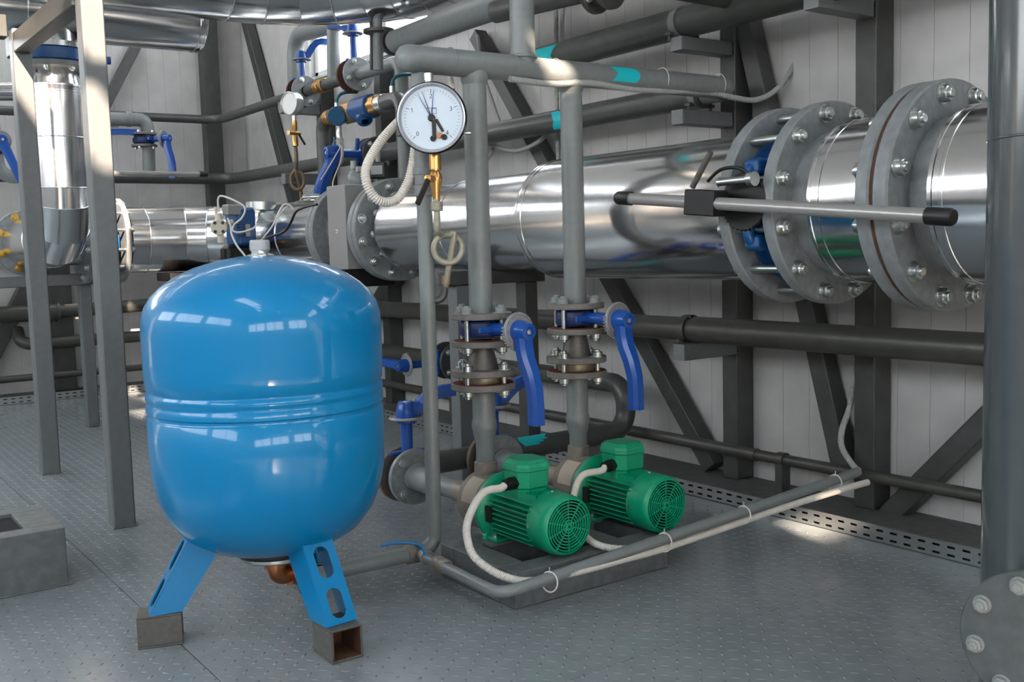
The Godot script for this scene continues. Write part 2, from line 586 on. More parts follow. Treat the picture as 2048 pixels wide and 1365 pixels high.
func materials():
	var grain := noise_tex(0.02, 0.93, 1.0, 3)
	var grain2 := noise_tex(0.012, 0.86, 1.0, 9, 5, false, Color(0.96, 0.95, 0.92), Color.WHITE)
	var fine := noise_tex(0.06, 0.75, 1.0, 21, 3)
	var soft := noise_tex(0.01, 0.85, 1.0, 31, 3)
	var wave := noise_tex(0.006, 0, 1, 5, 2, true)
	var orange := noise_tex(0.09, 0, 1, 8, 2, true)
	mat("gray", Color(0.465, 0.485, 0.487), 0.42, 0.0, {grain = grain, bump = orange, bscale = 0.08, scale = 3.0})
	mat("gray_post", Color(0.39, 0.405, 0.41), 0.48, 0.0, {grain = grain, scale = 2.0})
	mat("gray_dark", Color(0.275, 0.283, 0.282), 0.45, 0.0, {grain = grain2, scale = 1.5})
	mat("gray_pipe", Color(0.30, 0.315, 0.31), 0.36, 0.0, {grain = grain2, scale = 1.5})
	mat("flange_gray", Color(0.52, 0.54, 0.56), 0.42, 0.0, {grain = grain2, scale = 4.0})
	mat("flange_dusty", Color(0.47, 0.46, 0.45), 0.6, 0.0, {grain = grain2, scale = 6.0})
	mat("floor_paint", Color(0.505, 0.53, 0.542), 0.21, 0.0, {grain = grain, rtex = soft, scale = 1.1})
	mat("ledge", Color(0.36, 0.37, 0.37), 0.65, 0.0, {grain = grain2, scale = 3.0})
	mat("wall", Color(0.725, 0.72, 0.712), 0.45, 0.0, {grain = noise_tex(0.01, 0.93, 1.0, 12), scale = 1.0})
	mat("joint", Color(0.77, 0.76, 0.75), 0.6)
	mat("ceiling", Color(0.84, 0.84, 0.83), 0.7)
	mat("chrome", Color(0.87, 0.875, 0.88), 0.17, 1.0, {rtex = fine, bump = wave, bscale = 0.10, scale = 1.3})
	mats.chrome.roughness = 0.19
	mat("steel", Color(0.62, 0.63, 0.63), 0.3, 1.0, {rtex = fine, scale = 6.0})
	mat("zinc", Color(0.78, 0.80, 0.79), 0.3, 1.0)
	mat("bar_steel", Color(0.60, 0.60, 0.59), 0.36, 0.45, {rtex = fine, scale = 6.0})
	mat("gold_zinc", Color(0.72, 0.58, 0.28), 0.35, 1.0)
	mat("painted_bolt", Color(0.50, 0.52, 0.52), 0.45)
	mat("galv", Color(0.62, 0.64, 0.64), 0.42, 0.8, {rtex = fine, scale = 4.0})
	mat("valve_blue", Color(0.09, 0.30, 0.62), 0.34, 0.0, {grain = grain, scale = 6.0, coat = 0.4, crough = 0.2})
	mat("blue_dark", Color(0.06, 0.15, 0.36), 0.45, 0.0, {grain = grain, scale = 6.0})
	mat("big_blue", Color(0.05, 0.28, 0.50), 0.36, 0.0, {bump = orange, bscale = 0.12, scale = 4.0})
	mat("tank_blue", Color(0.0, 0.46, 0.67), 0.33, 0.0, {bump = orange, bscale = 0.03, scale = 2.0, coat = 0.6, crough = 0.08})
	mat("green", Color(0.0, 0.58, 0.42), 0.36, 0.0, {grain = grain, scale = 5.0})
	mat("green_fin", Color(0.0, 0.26, 0.18), 0.45, 0.0, {grain = grain2, scale = 8.0})
	mat("black", Color(0.03, 0.03, 0.032), 0.45)
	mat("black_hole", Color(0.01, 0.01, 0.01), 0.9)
	mat("dusty_steel", Color(0.56, 0.53, 0.50), 0.5, 0.25, {grain = grain2, scale = 6.0})
	mat("notch", Color(0.62, 0.62, 0.64), 0.45, 0.3, {grain = grain2, scale = 9.0})
	mat("brass", Color(0.78, 0.61, 0.38), 0.36, 1.0, {rtex = fine, scale = 8.0})
	mat("copper", Color(0.70, 0.46, 0.32), 0.4, 1.0, {rtex = fine, scale = 8.0})
	mat("siphon", Color(0.62, 0.61, 0.55), 0.42, 0.2, {grain = grain2, scale = 8.0})
	mat("rust", Color(0.33, 0.21, 0.14), 0.85, 0.0, {grain = grain2, scale = 9.0})
	mat("rust_gasket", Color(0.45, 0.17, 0.08), 0.85, 0.0, {grain = grain2, scale = 9.0})
	mat("hose", Color(0.80, 0.78, 0.75), 0.5)
	mat("hose_gray", Color(0.60, 0.61, 0.60), 0.5)
	mat("cable_white", Color(0.80, 0.79, 0.77), 0.45)
	mat("white", Color(0.86, 0.86, 0.85), 0.4)
	mat("cream", Color(0.80, 0.78, 0.71), 0.45)
	mat("dial", Color(0.76, 0.81, 0.86), 0.35)
	mat("teal", Color(0.05, 0.72, 0.76), 0.45)
	mat("teal_lever", Color(0.03, 0.36, 0.42), 0.4)
	mat("sky_lever", Color(0.07, 0.45, 0.68), 0.4)
	mat("raw_steel", Color(0.43, 0.42, 0.41), 0.5, 0.5, {grain = grain2, scale = 7.0})
	mat("pale_paint", Color(0.66, 0.67, 0.68), 0.35)
	mat("box_gray", Color(0.53, 0.53, 0.53), 0.5)
	mat("red", Color(0.6, 0.12, 0.08), 0.5)
	mat("ink", Color(0.08, 0.08, 0.10), 0.6)
	mat("ink_blue", Color(0.15, 0.25, 0.5), 0.6)
	mat("orange", Color(0.85, 0.5, 0.1), 0.5)
	mat("pipe_gloss", Color(0.28, 0.305, 0.315), 0.2, 0.0, {grain = grain, bump = wave, bscale = 0.06, scale = 1.5, coat = 0.6, crough = 0.12})
	mat("flange_dark", Color(0.33, 0.355, 0.37), 0.45, 0.0, {grain = grain2, scale = 4.0})
	mat("flange_brown", Color(0.40, 0.36, 0.32), 0.65, 0.0, {grain = grain2, scale = 6.0})
	mat("footing", Color(0.41, 0.43, 0.435), 0.5, 0.0, {grain = grain2, scale = 3.0})
	mat("plinth", Color(0.39, 0.41, 0.42), 0.5, 0.0, {grain = grain2, scale = 4.0})
	mat("pipe_brown", Color(0.28, 0.28, 0.265), 0.38, 0.0, {grain = grain2, scale = 2.0})
	mat("dusty_brass", Color(0.60, 0.56, 0.47), 0.45, 0.5, {grain = grain2, scale = 8.0})
	mat("gauge_black", Color(0.04, 0.04, 0.045), 0.25)
	mat("bezel", Color(0.68, 0.68, 0.70), 0.25, 0.8)
	mat("lever_dark", Color(0.16, 0.14, 0.13), 0.35, 0.3)
	mat("burnt", Color(0.55, 0.42, 0.28), 0.6, 0.0)
	mat("siphon_dark", Color(0.42, 0.36, 0.29), 0.45, 0.4)
	mat("teal_dark", Color(0.03, 0.29, 0.43), 0.35)
	mat("cream_dusty", Color(0.66, 0.62, 0.56), 0.6)
	mats.tank_blue.metallic_specular = 0.3
	mats.valve_blue.metallic_specular = 0.35
	var g := StandardMaterial3D.new()
	g.albedo_color = Color(0.95, 0.97, 0.98, 0.06)
	g.transparency = BaseMaterial3D.TRANSPARENCY_ALPHA
	g.roughness = 0.0
	mats.glass = g

# a wall as a thick slab with window openings; u runs along the wall
func wall_slab(nm: String, along_z: bool, face: float, th: float, u0: float, u1: float, H: float, wins: Array, strips := true) -> void:
	var m := Mb.new()
	var us := [u0]
	for w in wins:
		us.append(w[0]); us.append(w[1])
	us.append(u1 + 0.15)
	us[0] = u0 - 0.15
	var put := func(ua: float, ub: float, ya: float, yb: float, mm: Mb, d0: float, d1: float, bev: float):
		if ub - ua < 0.001 or yb - ya < 0.001: return
		var lo := minf(face + d0 * signf(th), face + d1 * signf(th)); var hi := maxf(face + d0 * signf(th), face + d1 * signf(th))
		var c := Vector3((lo + hi) / 2, (ya + yb) / 2, (ua + ub) / 2) if along_z else Vector3((ua + ub) / 2, (ya + yb) / 2, (lo + hi) / 2)
		var s := Vector3(hi - lo, yb - ya, ub - ua) if along_z else Vector3(ub - ua, yb - ya, hi - lo)
		mm.box(c, s, bev)
	for i in range(0, us.size(), 2): put.call(us[i], us[i + 1], -0.2, H, m, 0.002, absf(th), 0.0)
	for w in wins:
		put.call(w[0], w[1], -0.2, w[2], m, 0.002, absf(th), 0.0)
		put.call(w[0], w[1], w[3], H, m, 0.002, absf(th), 0.0)
	var wall := struct(nm, m, mats.joint)
	if strips:
		var p := 0.125
		var k := int(ceil((u1 - u0) / p))
		for i in k:
			var a := u0 + p * i + 0.0004
			var b := minf(u0 + p * (i + 1) - 0.0004, u1)
			var spans := [[-0.0, H]]
			for w in wins:
				if b > w[0] and a < w[1]: spans = [[0.0, w[2]], [w[3], H]]
			for s in spans:
				var q := Mb.new()
				put.call(a, b, s[0], s[1], q, 0.0, 0.008, 0.0012)
				part(wall, "panel", q, mats.wall)
	for w in wins:
		window(along_z, face, th, w)

var win_n := 0
func window(along_z: bool, face: float, th: float, w: Array):
	win_n += 1
	var m := Mb.new()
	var P := func(u: float, y: float, d: float) -> Vector3:
		return Vector3(face + d * signf(th), y, u) if along_z else Vector3(u, y, face + d * signf(th))
	var fr := 0.05
	var mid := absf(th) * 0.5
	var bars := [[w[0], w[1], w[2], w[2] + fr], [w[0], w[1], w[3] - fr, w[3]], [w[0], w[0] + fr, w[2], w[3]], [w[1] - fr, w[1], w[2], w[3]]]
	var n := maxi(1, int(round((w[1] - w[0]) / 1.1)))
	for i in range(1, n):
		var u: float = w[0] + (w[1] - w[0]) * i / n
		bars.append([u - 0.03, u + 0.03, w[2], w[3]])
	for b in bars:
		var s := Vector3(0.06, b[3] - b[2], b[1] - b[0]) if along_z else Vector3(b[1] - b[0], b[3] - b[2], 0.06)
		m.box(P.call((b[0] + b[1]) / 2, (b[2] + b[3]) / 2, mid), s, 0.004)
	m.box(P.call((w[0] + w[1]) / 2, w[2] - 0.01, 0.02), Vector3(0.08, 0.02, w[1] - w[0]) if along_z else Vector3(w[1] - w[0], 0.02, 0.08), 0.003)
	var o := struct("window_%d" % win_n, m, mats.white)
	for i in n:
		var g := Mb.new()
		var a: float = w[0] + (w[1] - w[0]) * i / n
		var b: float = w[0] + (w[1] - w[0]) * (i + 1) / n
		var s := Vector3(0.006, w[3] - w[2] - 0.06, b - a - 0.06) if along_z else Vector3(b - a - 0.06, w[3] - w[2] - 0.06, 0.006)
		g.box(P.call((a + b) / 2, (w[2] + w[3]) / 2, mid), s)
		part(o, "pane", g, mats.glass)

func room():
	var H := 3.9
	wall_slab("wall_right", true, 3.15, 0.15, -7.98, 3.6, H, [[-6.75, -4.75, 2.19, 3.3], [-1.6, 3.0, 2.7, 3.7]])
	wall_slab("wall_back", false, -7.98, -0.15, -3.6, 3.15, H, [[-1.6, 0.9, 2.3, 3.6]])
	wall_slab("wall_left", true, -3.6, -0.15, -7.98, 3.6, H, [[-7.4, -4.8, 2.0, 3.4], [-4.4, -1.8, 2.0, 3.4], [-1.4, 1.2, 2.0, 3.4]], false)
	wall_slab("wall_front", false, 3.6, 0.15, -3.6, 3.15, H, [[-3.4, -1.3, 1.45, 2.6], [-1.2, 0.6, 1.45, 2.6], [0.7, 1.0, 3.13, 3.37], [1.1, 3.0, 1.45, 2.6]], false)
	# ceiling with five skylights
	var m := Mb.new()
	var lights := [[-0.69, -0.42, 0.3, 1.0], [-0.46, -0.13, -0.29, 0.3], [-0.46, 0.1, -2.0, -0.32], [-1.6, 2.4, -7.4, -6.85], [0.52, 0.70, 1.46, 1.86]]
	var cx := [-3.82, 3.38]
	var cz := [-8.19, 3.81]
	for q in lights:
		cx.append_array([q[0], q[1]]); cz.append_array([q[2], q[3]])
	cx.sort(); cz.sort()
	for i in cx.size() - 1:
		for j in cz.size() - 1:
			var mx: float = (cx[i] + cx[i + 1]) / 2
			var mz: float = (cz[j] + cz[j + 1]) / 2
			var open := false
			for q in lights:
				if mx > q[0] and mx < q[1] and mz > q[2] and mz < q[3]: open = true
			if not open: m.box(Vector3(mx, H + 0.04, mz), Vector3(cx[i + 1] - cx[i], 0.08, cz[j + 1] - cz[j]))
	struct("ceiling", m, mats.ceiling)
	for q in lights:
		win_n += 1
		m = Mb.new()
		for x in [q[0] + 0.012, q[1] - 0.012]: m.box(Vector3(x, H + 0.04, (q[2] + q[3]) / 2), Vector3(0.024, 0.06, q[3] - q[2]), 0.003)
		for z in [q[2] + 0.012, q[3] - 0.012]: m.box(Vector3((q[0] + q[1]) / 2, H + 0.04, z), Vector3(q[1] - q[0] - 0.05, 0.06, 0.024), 0.003)
		var wn := struct("window_%d" % win_n, m, mats.white)
		m = Mb.new()
		m.box(Vector3((q[0] + q[1]) / 2, H + 0.04, (q[2] + q[3]) / 2), Vector3(q[1] - q[0] - 0.05, 0.006, q[3] - q[2] - 0.05))
		part(wn, "pane", m, mats.glass)
	# floor: painted tread plates with narrow joints
	m = Mb.new()
	m.box(Vector3(-0.22, -0.108, -2.19), Vector3(7.2, 0.2, 12.0))
	var fl := struct("floor", m, mats.black)
	var xs := [-3.6, -2.2, -0.72, 0.78, 2.28, 3.15]
	var zs := [3.6, 2.7, 1.2, -0.3, -1.79, -3.285, -4.78, -6.28, -7.98]
	for i in 5:
		for j in 8:
			var q := Mb.new()
			q.box(Vector3((xs[i] + xs[i + 1]) / 2, -0.004, (zs[j] + zs[j + 1]) / 2), Vector3(xs[i + 1] - xs[i] - 0.0025, 0.008, zs[j] - zs[j + 1] - 0.0025), 0.001)
			part(fl, "floor_plate", q, mats.floor_paint)
	var b := Mb.new()
	var rim := []
	for k in 10:
		var a := TAU * k / 10
		rim.append(Vector3(cos(a) * 0.0125 * (1.0 - 0.12 * absf(sin(a))), 0.0, sin(a) * 0.0042))
	for k in 10:
		var c2 := (k + 1) % 10
		var r0: Vector3 = rim[k]; var r1: Vector3 = rim[c2]
		var t0 := Vector3(r0.x * 0.62, 0.0009, r0.z * 0.5); var t1 := Vector3(r1.x * 0.62, 0.0009, r1.z * 0.5)
		var n0 := Vector3(r0.x * 0.3, 0.0042, r0.z).normalized(); var n1 := Vector3(r1.x * 0.3, 0.0042, r1.z).normalized()
		var i0 := b.vert(r0, n0); var i1 := b.vert(r1, n1); var i2 := b.vert(t1, (n1 + Vector3.UP).normalized()); var i3 := b.vert(t0, (n0 + Vector3.UP).normalized())
		b.quad(i0, i1, i2, i3)
		b.tri(i3, i2, b.vert(Vector3(0, 0.0011, 0), Vector3.UP))
	var mm := MultiMesh.new()
	mm.transform_format = MultiMesh.TRANSFORM_3D
	mm.mesh = b.mesh()
	var sp := 0.038
	var tr := []
	for i in int(3.6 / sp):
		for j in int(6.9 / sp):
			var x := -0.75 + sp * i
			var z := -0.95 - sp * j
			if x > 2.85: continue
			tr.append(Transform3D(Basis(Vector3.UP, PI / 4 if (i + j) % 2 == 0 else -PI / 4), Vector3(x, 0.0, z)))
	mm.instance_count = tr.size()
	for i in tr.size(): mm.set_instance_transform(i, tr[i])
	var mi := MultiMeshInstance3D.new()
	mi.name = "tread_bumps"
	mi.multimesh = mm
	mi.material_override = mats.floor_paint
	mi.set_meta("kind", "stuff")
	fl.add_child(mi)
	mi.position = Vector3(0, 0, 0) - fl.position
	# raised ledges at the foot of the walls
	m = Mb.new()
	m.box(Vector3(3.015, 0.022, -2.2), Vector3(0.27, 0.044, 11.5), 0.004)
	struct("trim_1", m, mats.ledge)
	m = Mb.new()
	m.box(Vector3(-0.35, 0.022, -7.855), Vector3(6.4, 0.044, 0.25), 0.004)
	struct("trim_2", m, mats.ledge)
	# perforated cable trays on edge along the ledges
	tray("perforated galvanized steel cable tray along the right wall ledge", Vector3(2.865, 0.0, -0.9), Vector3(0, 0, -1), 6.7)
	tray("perforated galvanized steel cable tray along the back wall ledge", Vector3(2.8, 0.0, -7.69), Vector3(-1, 0, 0), 3.4)

func tray(label: String, at: Vector3, d: Vector3, L: float):
	var t := thing("cable_tray", label, "cable tray", at, "perforated cable trays")
	var side := d.cross(Vector3.UP)
	if at.x > 2.85: side = Vector3(1, 0, 0)
	else: side = Vector3(0, 0, -1)
	var pitch := 0.05
	var k := int(L / pitch)
	var m := Mb.new()
	var o := at + Vector3.UP * 0.003
	for i in k:
		for r in 2:
			m.holed(i * pitch, r * 0.025, (i + 1) * pitch, (r + 1) * 0.025, Vector2((i + 0.5) * pitch, 0.0125 + r * 0.025), 0.0135, 0.0038, 0.0015, o, d, Vector3.UP, 12)
	part(t, "slotted_side", m, mats.galv)
	m = Mb.new()
	var c := o + d * (L / 2) + Vector3.UP * 0.0508 + side * 0.004
	m.box(c, Vector3(absf(d.x) * L + absf(side.x) * 0.01, 0.0016, absf(d.z) * L + absf(side.z) * 0.01), 0.0004)
	part(t, "top_lip", m, mats.galv)
	m = Mb.new()
	m.box(o + d * (L / 2) + Vector3.UP * 0.024 + side * 0.02, Vector3(absf(d.x) * L + absf(side.x) * 0.012, 0.04, absf(d.z) * L + absf(side.z) * 0.012), 0.001)
	part(t, "inner_web", m, mats.black)

func box_steel(nm: String, label: String, cat: String, a: Vector3, b: Vector3, w: float, h: float, mt: Material, group := "", up := Vector3.UP) -> MeshInstance3D:
	var m := Mb.new()
	m.beam(a, b, w, h, up, 0.006)
	return single(nm, label, cat, m, mt, group)

func column(label: String, x: float, z: float, wx: float, wz: float, top: float) -> Node3D:
	var t := thing("steel_column", label, "column", Vector3(x, 0.044, z), "square steel columns on the walls")
	var m := Mb.new()
	m.box(Vector3(x, (top + 0.044) / 2, z), Vector3(wx, top - 0.044, wz), 0.006)
	part(t, "shaft", m, mats.gray_dark)
	return t

func arm(t: Node3D, x0: float, x1: float, y0: float, y1: float, z: float, w := 0.06):
	var m := Mb.new()
	m.box(Vector3((x0 + x1) / 2, (y0 + y1) / 2, z), Vector3(x1 - x0, y1 - y0, w), 0.004)
	var a := part(t, "bracket_arm", m, mats.gray_post)
	m = Mb.new()
	m.box(Vector3(x0 - 0.001, (y0 + y1) / 2, z), Vector3(0.004, y1 - y0 - 0.002, w - 0.002), 0.001)
	part(a, "end_plate", m, mats.gray)
	m = Mb.new()
	for k in 7:
		m.lathe([[0.0, -0.004], [0.005, 0.0], [0.0, 0.004]], Vector3(x1 - 0.001, lerpf(y0, y1, (k + 0.5) / 7), z + w / 2), Vector3.UP, 6)
	part(a, "weld", m, mats.gray_dark)

func wall_steel():
	var c := column("dark gray square column on the right wall holding three pipe bracket arms", 3.1, -2.79, 0.1, 0.08, 3.9)
	arm(c, 2.78, 3.05, 1.70, 1.752, -2.79)
	arm(c, 2.78, 3.05, 1.43, 1.486, -2.79)
	arm(c, 2.76, 3.05, 0.548, 0.611, -2.775)
	c = column("dark gray square column on the right wall behind the big bolted pipe flange", 3.1, -2.17, 0.1, 0.085, 3.9)
	arm(c, 2.76, 3.05, 1.725, 1.79, -2.165)
	column("dark gray square column by the corner of the two walls, above the clad elbow", 2.86, -7.93, 0.13, 0.1, 3.9)
	column("dark square column on the back wall seen between the gray posts", 1.66, -7.90, 0.15, 0.1, 3.9)
	column("dark gray square column far along the right wall behind the stacked valves", 3.1, -5.6, 0.1, 0.08, 2.15)
	box_steel("diagonal_brace", "slanting square steel brace on the right wall beside the hanging gray conduit", "brace", Vector3(3.100, 1.873, -2.742), Vector3(3.100, 0.149, -2.276), 0.075, 0.075, mats.gray_dark, "slanting wall braces", Vector3.RIGHT)
	box_steel("diagonal_brace", "slanting square steel brace passing behind the teal-marked wall pipes", "brace", Vector3(3.100, 2.104, -4.571), Vector3(3.100, 0.063, -2.917), 0.075, 0.075, mats.gray_dark, "slanting wall braces", Vector3.RIGHT)
	box_steel("diagonal_brace", "slanting square steel brace rising rightwards low behind the right vertical pipe", "brace", Vector3(3.100, -0.003, -2.116), Vector3(3.100, 0.547, -1.615), 0.075, 0.075, mats.gray_dark, "slanting wall braces", Vector3.RIGHT)
	box_steel("diagonal_brace", "slanting square steel brace left of the small silver pressure gauge", "brace", Vector3(3.100, 3.025, -7.843), Vector3(3.100, 1.204, -6.910), 0.075, 0.075, mats.gray_dark, "slanting wall braces", Vector3.RIGHT)
	box_steel("diagonal_brace", "slanting steel brace on the back wall above the small elbow pipe", "brace", Vector3(2.329, 2.573, -7.930), Vector3(2.009, 1.991, -7.930), 0.07, 0.07, mats.gray_dark, "slanting wall braces", Vector3.BACK)
	box_steel("diagonal_brace", "slanting dark steel brace on the back wall at the picture's left edge", "brace", Vector3(1.480, 0.847, -7.930), Vector3(1.114, 0.167, -7.930), 0.1, 0.1, mats.gray_dark, "slanting wall braces", Vector3.BACK)
	box_steel("diagonal_brace", "slanting steel brace low on the right wall between tank and gauge riser", "brace", Vector3(3.100, 0.868, -5.486), Vector3(3.100, 0.579, -5.863), 0.09, 0.09, mats.gray_dark, "slanting wall braces", Vector3.RIGHT)
	box_steel("diagonal_brace", "slanting rusty-edged brace on the right wall above the flanged valve line", "brace", Vector3(3.100, 0.795, -6.620), Vector3(3.100, 1.525, -5.804), 0.05, 0.05, mats.gray_dark, "slanting wall braces", Vector3.RIGHT)

func big_pipe():
	var t := thing("clad_pipe", "large silver aluminium-clad pipe along the right wall, left of the lever valve", "pipe", Vector3(2.5, 1.095, -2.5))
	clad(t, [Vector3(2.5, 1.095, -3.14), Vector3(2.5, 1.095, -2.075)], 0.2265, mats.chrome, 72, "cladding_section", false)
	end_cap(t, Vector3(2.5, 1.095, -3.145), Vector3(0, 0, -1), 0.19, 0.2265, mats.chrome)
	flange(t, Vector3(2.5, 1.095, -2.045), Vector3(0, 0, 1), 0.29, 0.04, 12, 0.258, 0.021, mats.flange_gray, [-1])
	# valve
	var v := thing("lever_valve", "big blue wafer valve with black disc and long T-bar lever on clad pipe", "valve", Vector3(2.5, 1.095, -1.965))
	var C := Vector3(2.5, 1.095, -1.965)
	var m := Mb.new()
	m.lathe([[0.12, -0.055], [0.225, -0.055], [0.228, -0.045], [0.205, -0.035], [0.205, 0.035], [0.228, 0.045], [0.225, 0.055], [0.12, 0.055]], C, Vector3(0, 0, 1), 56)
	part(v, "body", m, mats.big_blue)
	for s in [-1, 1]:
		m = Mb.new()
		m.box(C + Vector3(-0.235, s * 0.105, -0.0), Vector3(0.06, 0.05, 0.06), 0.015)
		m.ring(C + Vector3(-0.235, s * 0.075, 0.0), Vector3(0, 0, 1), 0.035, 0.016, 24, 8)
		part(v, "lug", m, mats.big_blue)
	m = Mb.new()
	m.lathe([[0.05, 0.18], [0.045, 0.25], [0.05, 0.262], [0.05, 0.275], [0.0, 0.275]], C, Vector3(-1, 0, 0), 24)
	m.box(C + Vector3(-0.24, 0.0, 0.0), Vector3(0.05, 0.16, 0.05), 0.012)
	part(v, "neck", m, mats.big_blue)
	var D := C + Vector3(-0.285, 0.008, -0.0)
	m = Mb.new()
	m.lathe([[0.0, -0.006], [0.078, -0.006], [0.08, -0.004], [0.08, 0.004], [0.078, 0.006], [0.0, 0.006]], D, Vector3(-1, 0, 0), 40)
	for k in 10:
		var a := PI * 0.62 + PI * 0.5 * k / 9.0
		m.box(D + Vector3(0, cos(a) * 0.08, -sin(a) * 0.08), Vector3(0.011, 0.006, 0.006), 0.001)
	part(v, "notch_disc", m, mats.black)
	var B0 := Vector3(2.13, 1.135, -2.385)
	var B1 := Vector3(2.13, 1.036, -1.30)
	var dir := (B1 - B0).normalized()
	var H := B0 + dir * 0.345
	m = Mb.new()
	m.box(H + Vector3(0.01, 0.0, 0.0), Vector3(0.06, 0.072, 0.115), 0.004, Basis(Vector3.RIGHT, -atan2(dir.y, dir.z)))
	m.box(H + Vector3(0.05, 0.0, 0.0), Vector3(0.08, 0.05, 0.05), 0.004)
	var blk := part(v, "lever_block", m, mats.black)
	m = Mb.new()
	m.cyl(B0, B1, 0.0175, 28)
	part(v, "lever_bar", m, mats.bar_steel)
	for e in [[B0, -dir], [B1, dir]]:
		m = Mb.new()
		m.lathe([[0.0205, -0.05], [0.0205, 0.008], [0.017, 0.014], [0.0, 0.015]], e[0], e[1], 24)
		part(v, "end_grip", m, mats.black)
	m = Mb.new()
	m.cyl(H + Vector3(0.03, 0.055, 0.03), H + Vector3(0.05, 0.058, 0.13), 0.011, 16)
	m.cyl(H + Vector3(0.05, 0.058, 0.125), H + Vector3(0.05, 0.058, 0.145), 0.02, 20)
	part(blk, "spring_pin", m, mats.zinc)
	m = Mb.new()
	m.cyl(H + Vector3(-0.01, 0.045, -0.03), H + Vector3(-0.02, 0.135, 0.05), 0.0085, 14)
	part(blk, "trigger_rod", m, mats.raw_steel)
	m = Mb.new()
	m.tube(smooth([H + Vector3(0.03, 0.06, -0.01), H + Vector3(0.04, 0.09, 0.03), H + Vector3(0.05, 0.09, 0.09), H + Vector3(0.06, 0.06, 0.13)]), 0.005, 8)
	part(blk, "cord_loop", m, mats.black)
	studs(v, C + Vector3(0, 0, -0.085), C + Vector3(0, 0, 0.085), 12, 0.258, 0.0125)
	# second length: two flanges each side
	t = thing("clad_pipe", "short silver clad pipe between the lever valve and the big bolted flange pair", "pipe", Vector3(2.5, 1.095, -1.75))
	flange(t, Vector3(2.5, 1.095, -1.885), Vector3(0, 0, 1), 0.29, 0.04, 12, 0.258, 0.021, mats.flange_gray, [1])
	clad(t, [Vector3(2.5, 1.095, -1.80), Vector3(2.5, 1.095, -1.60)], 0.2265, mats.chrome, 72)
	end_cap(t, Vector3(2.5, 1.095, -1.802), Vector3(0, 0, -1), 0.17, 0.2265, mats.chrome)
	m = Mb.new()
	m.cyl(Vector3(2.5, 1.095, -1.88), Vector3(2.5, 1.095, -1.80), 0.205, 48)
	part(t, "neck", m, mats.flange_gray)
	flange(t, Vector3(2.5, 1.095, -1.578), Vector3(0, 0, 1), 0.30, 0.04, 12, 0.265, 0.022, mats.flange_gray, [-1])
	m = Mb.new()
	m.lathe([[0.2, -0.005], [0.292, -0.005], [0.292, 0.005], [0.2, 0.005]], Vector3(2.5, 1.095, -1.553), Vector3(0, 0, 1), 56)
	part(t, "gasket", m, mats.rust)
	t = thing("clad_pipe", "silver clad pipe right of the big bolted flange pair, running behind the vertical pipe", "pipe", Vector3(2.5, 1.095, -1.2))
	flange(t, Vector3(2.5, 1.095, -1.526), Vector3(0, 0, 1), 0.30, 0.044, 12, 0.265, 0.022, mats.flange_gray, [1])
	m = Mb.new()
	m.cyl(Vector3(2.5, 1.095, -1.51), Vector3(2.5, 1.095, -1.44), 0.205, 48)
	part(t, "neck", m, mats.flange_gray)
	end_cap(t, Vector3(2.5, 1.095, -1.445), Vector3(0, 0, -1), 0.17, 0.2265, mats.chrome)
	clad(t, [Vector3(2.5, 1.095, -1.445), Vector3(2.5, 1.095, -0.9), Vector3(2.5, 1.095, -0.2)], 0.2265, mats.chrome, 72)
	# narrower length with the flow meter
	t = thing("clad_pipe", "narrower silver clad pipe between the bolted meter flange and the large clad pipe", "pipe", Vector3(2.5, 1.09, -3.8))
	clad(t, [Vector3(2.5, 1.09, -4.31), Vector3(2.5, 1.09, -3.75), Vector3(2.5, 1.093, -3.13)], 0.193, mats.chrome, 64)
	m = Mb.new()
	m.lathe([[0.12, 0.0], [0.17, 0.0], [0.193, 0.06], [0.193, 0.065]], Vector3(2.5, 1.09, -4.372), Vector3(0, 0, 1), 48)
	part(t, "cone_end", m, mats.steel)
	flange(t, Vector3(2.5, 1.09, -4.42), Vector3(0, 0, 1), 0.25, 0.035, 12, 0.215, 0.019, mats.flange_gray, [1])
	m = Mb.new()
	bolts(t, Vector3(2.5, 1.09, -4.40), Vector3(0, 0, 1), 10, 0.165, 0.014, 0.05, [1], 0.2)
	var f := thing("flow_meter", "flanged flow meter with a plain gray cover box between two bolted flanges", "meter", Vector3(2.5, 0.84, -4.7))
	m = Mb.new()
	m.lathe([[0.1, -0.022], [0.246, -0.022], [0.25, -0.018], [0.25, 0.018], [0.246, 0.022], [0.1, 0.022]], Vector3(2.5, 1.09, -4.465), Vector3(0, 0, 1), 56)
	m.lathe([[0.1, -0.022], [0.246, -0.022], [0.25, -0.018], [0.25, 0.018], [0.246, 0.022], [0.1, 0.022]], Vector3(2.5, 1.09, -4.90), Vector3(0, 0, 1), 56)
	m.cyl(Vector3(2.5, 1.09, -4.90), Vector3(2.5, 1.09, -4.47), 0.17, 40)
	part(f, "body", m, mats.flange_gray)
	m = Mb.new()
	m.box(Vector3(2.345, 1.105, -4.63), Vector3(0.15, 0.42, 0.20), 0.006)
	var bx := part(f, "cover_box", m, mats.box_gray)
	m = Mb.new()
	m.box(Vector3(2.269, 1.09, -4.63), Vector3(0.004, 0.018, 0.018), 0.001)
	part(bx, "lock_plate", m, mats.white)
	m = Mb.new()
	m.box(Vector3(2.2665, 1.09, -4.63), Vector3(0.003, 0.006, 0.008), 0.001)
	part(bx, "keyhole", m, mats.black)
	m = Mb.new()
	m.box(Vector3(2.38, 0.86, -4.7), Vector3(0.3, 0.09, 0.36), 0.01)
	part(f, "foot", m, mats.black)
	t = thing("clad_pipe", "silver clad pipe bending round the corner from back wall to the flow meter", "pipe", Vector3(2.2, 1.09, -6.0))
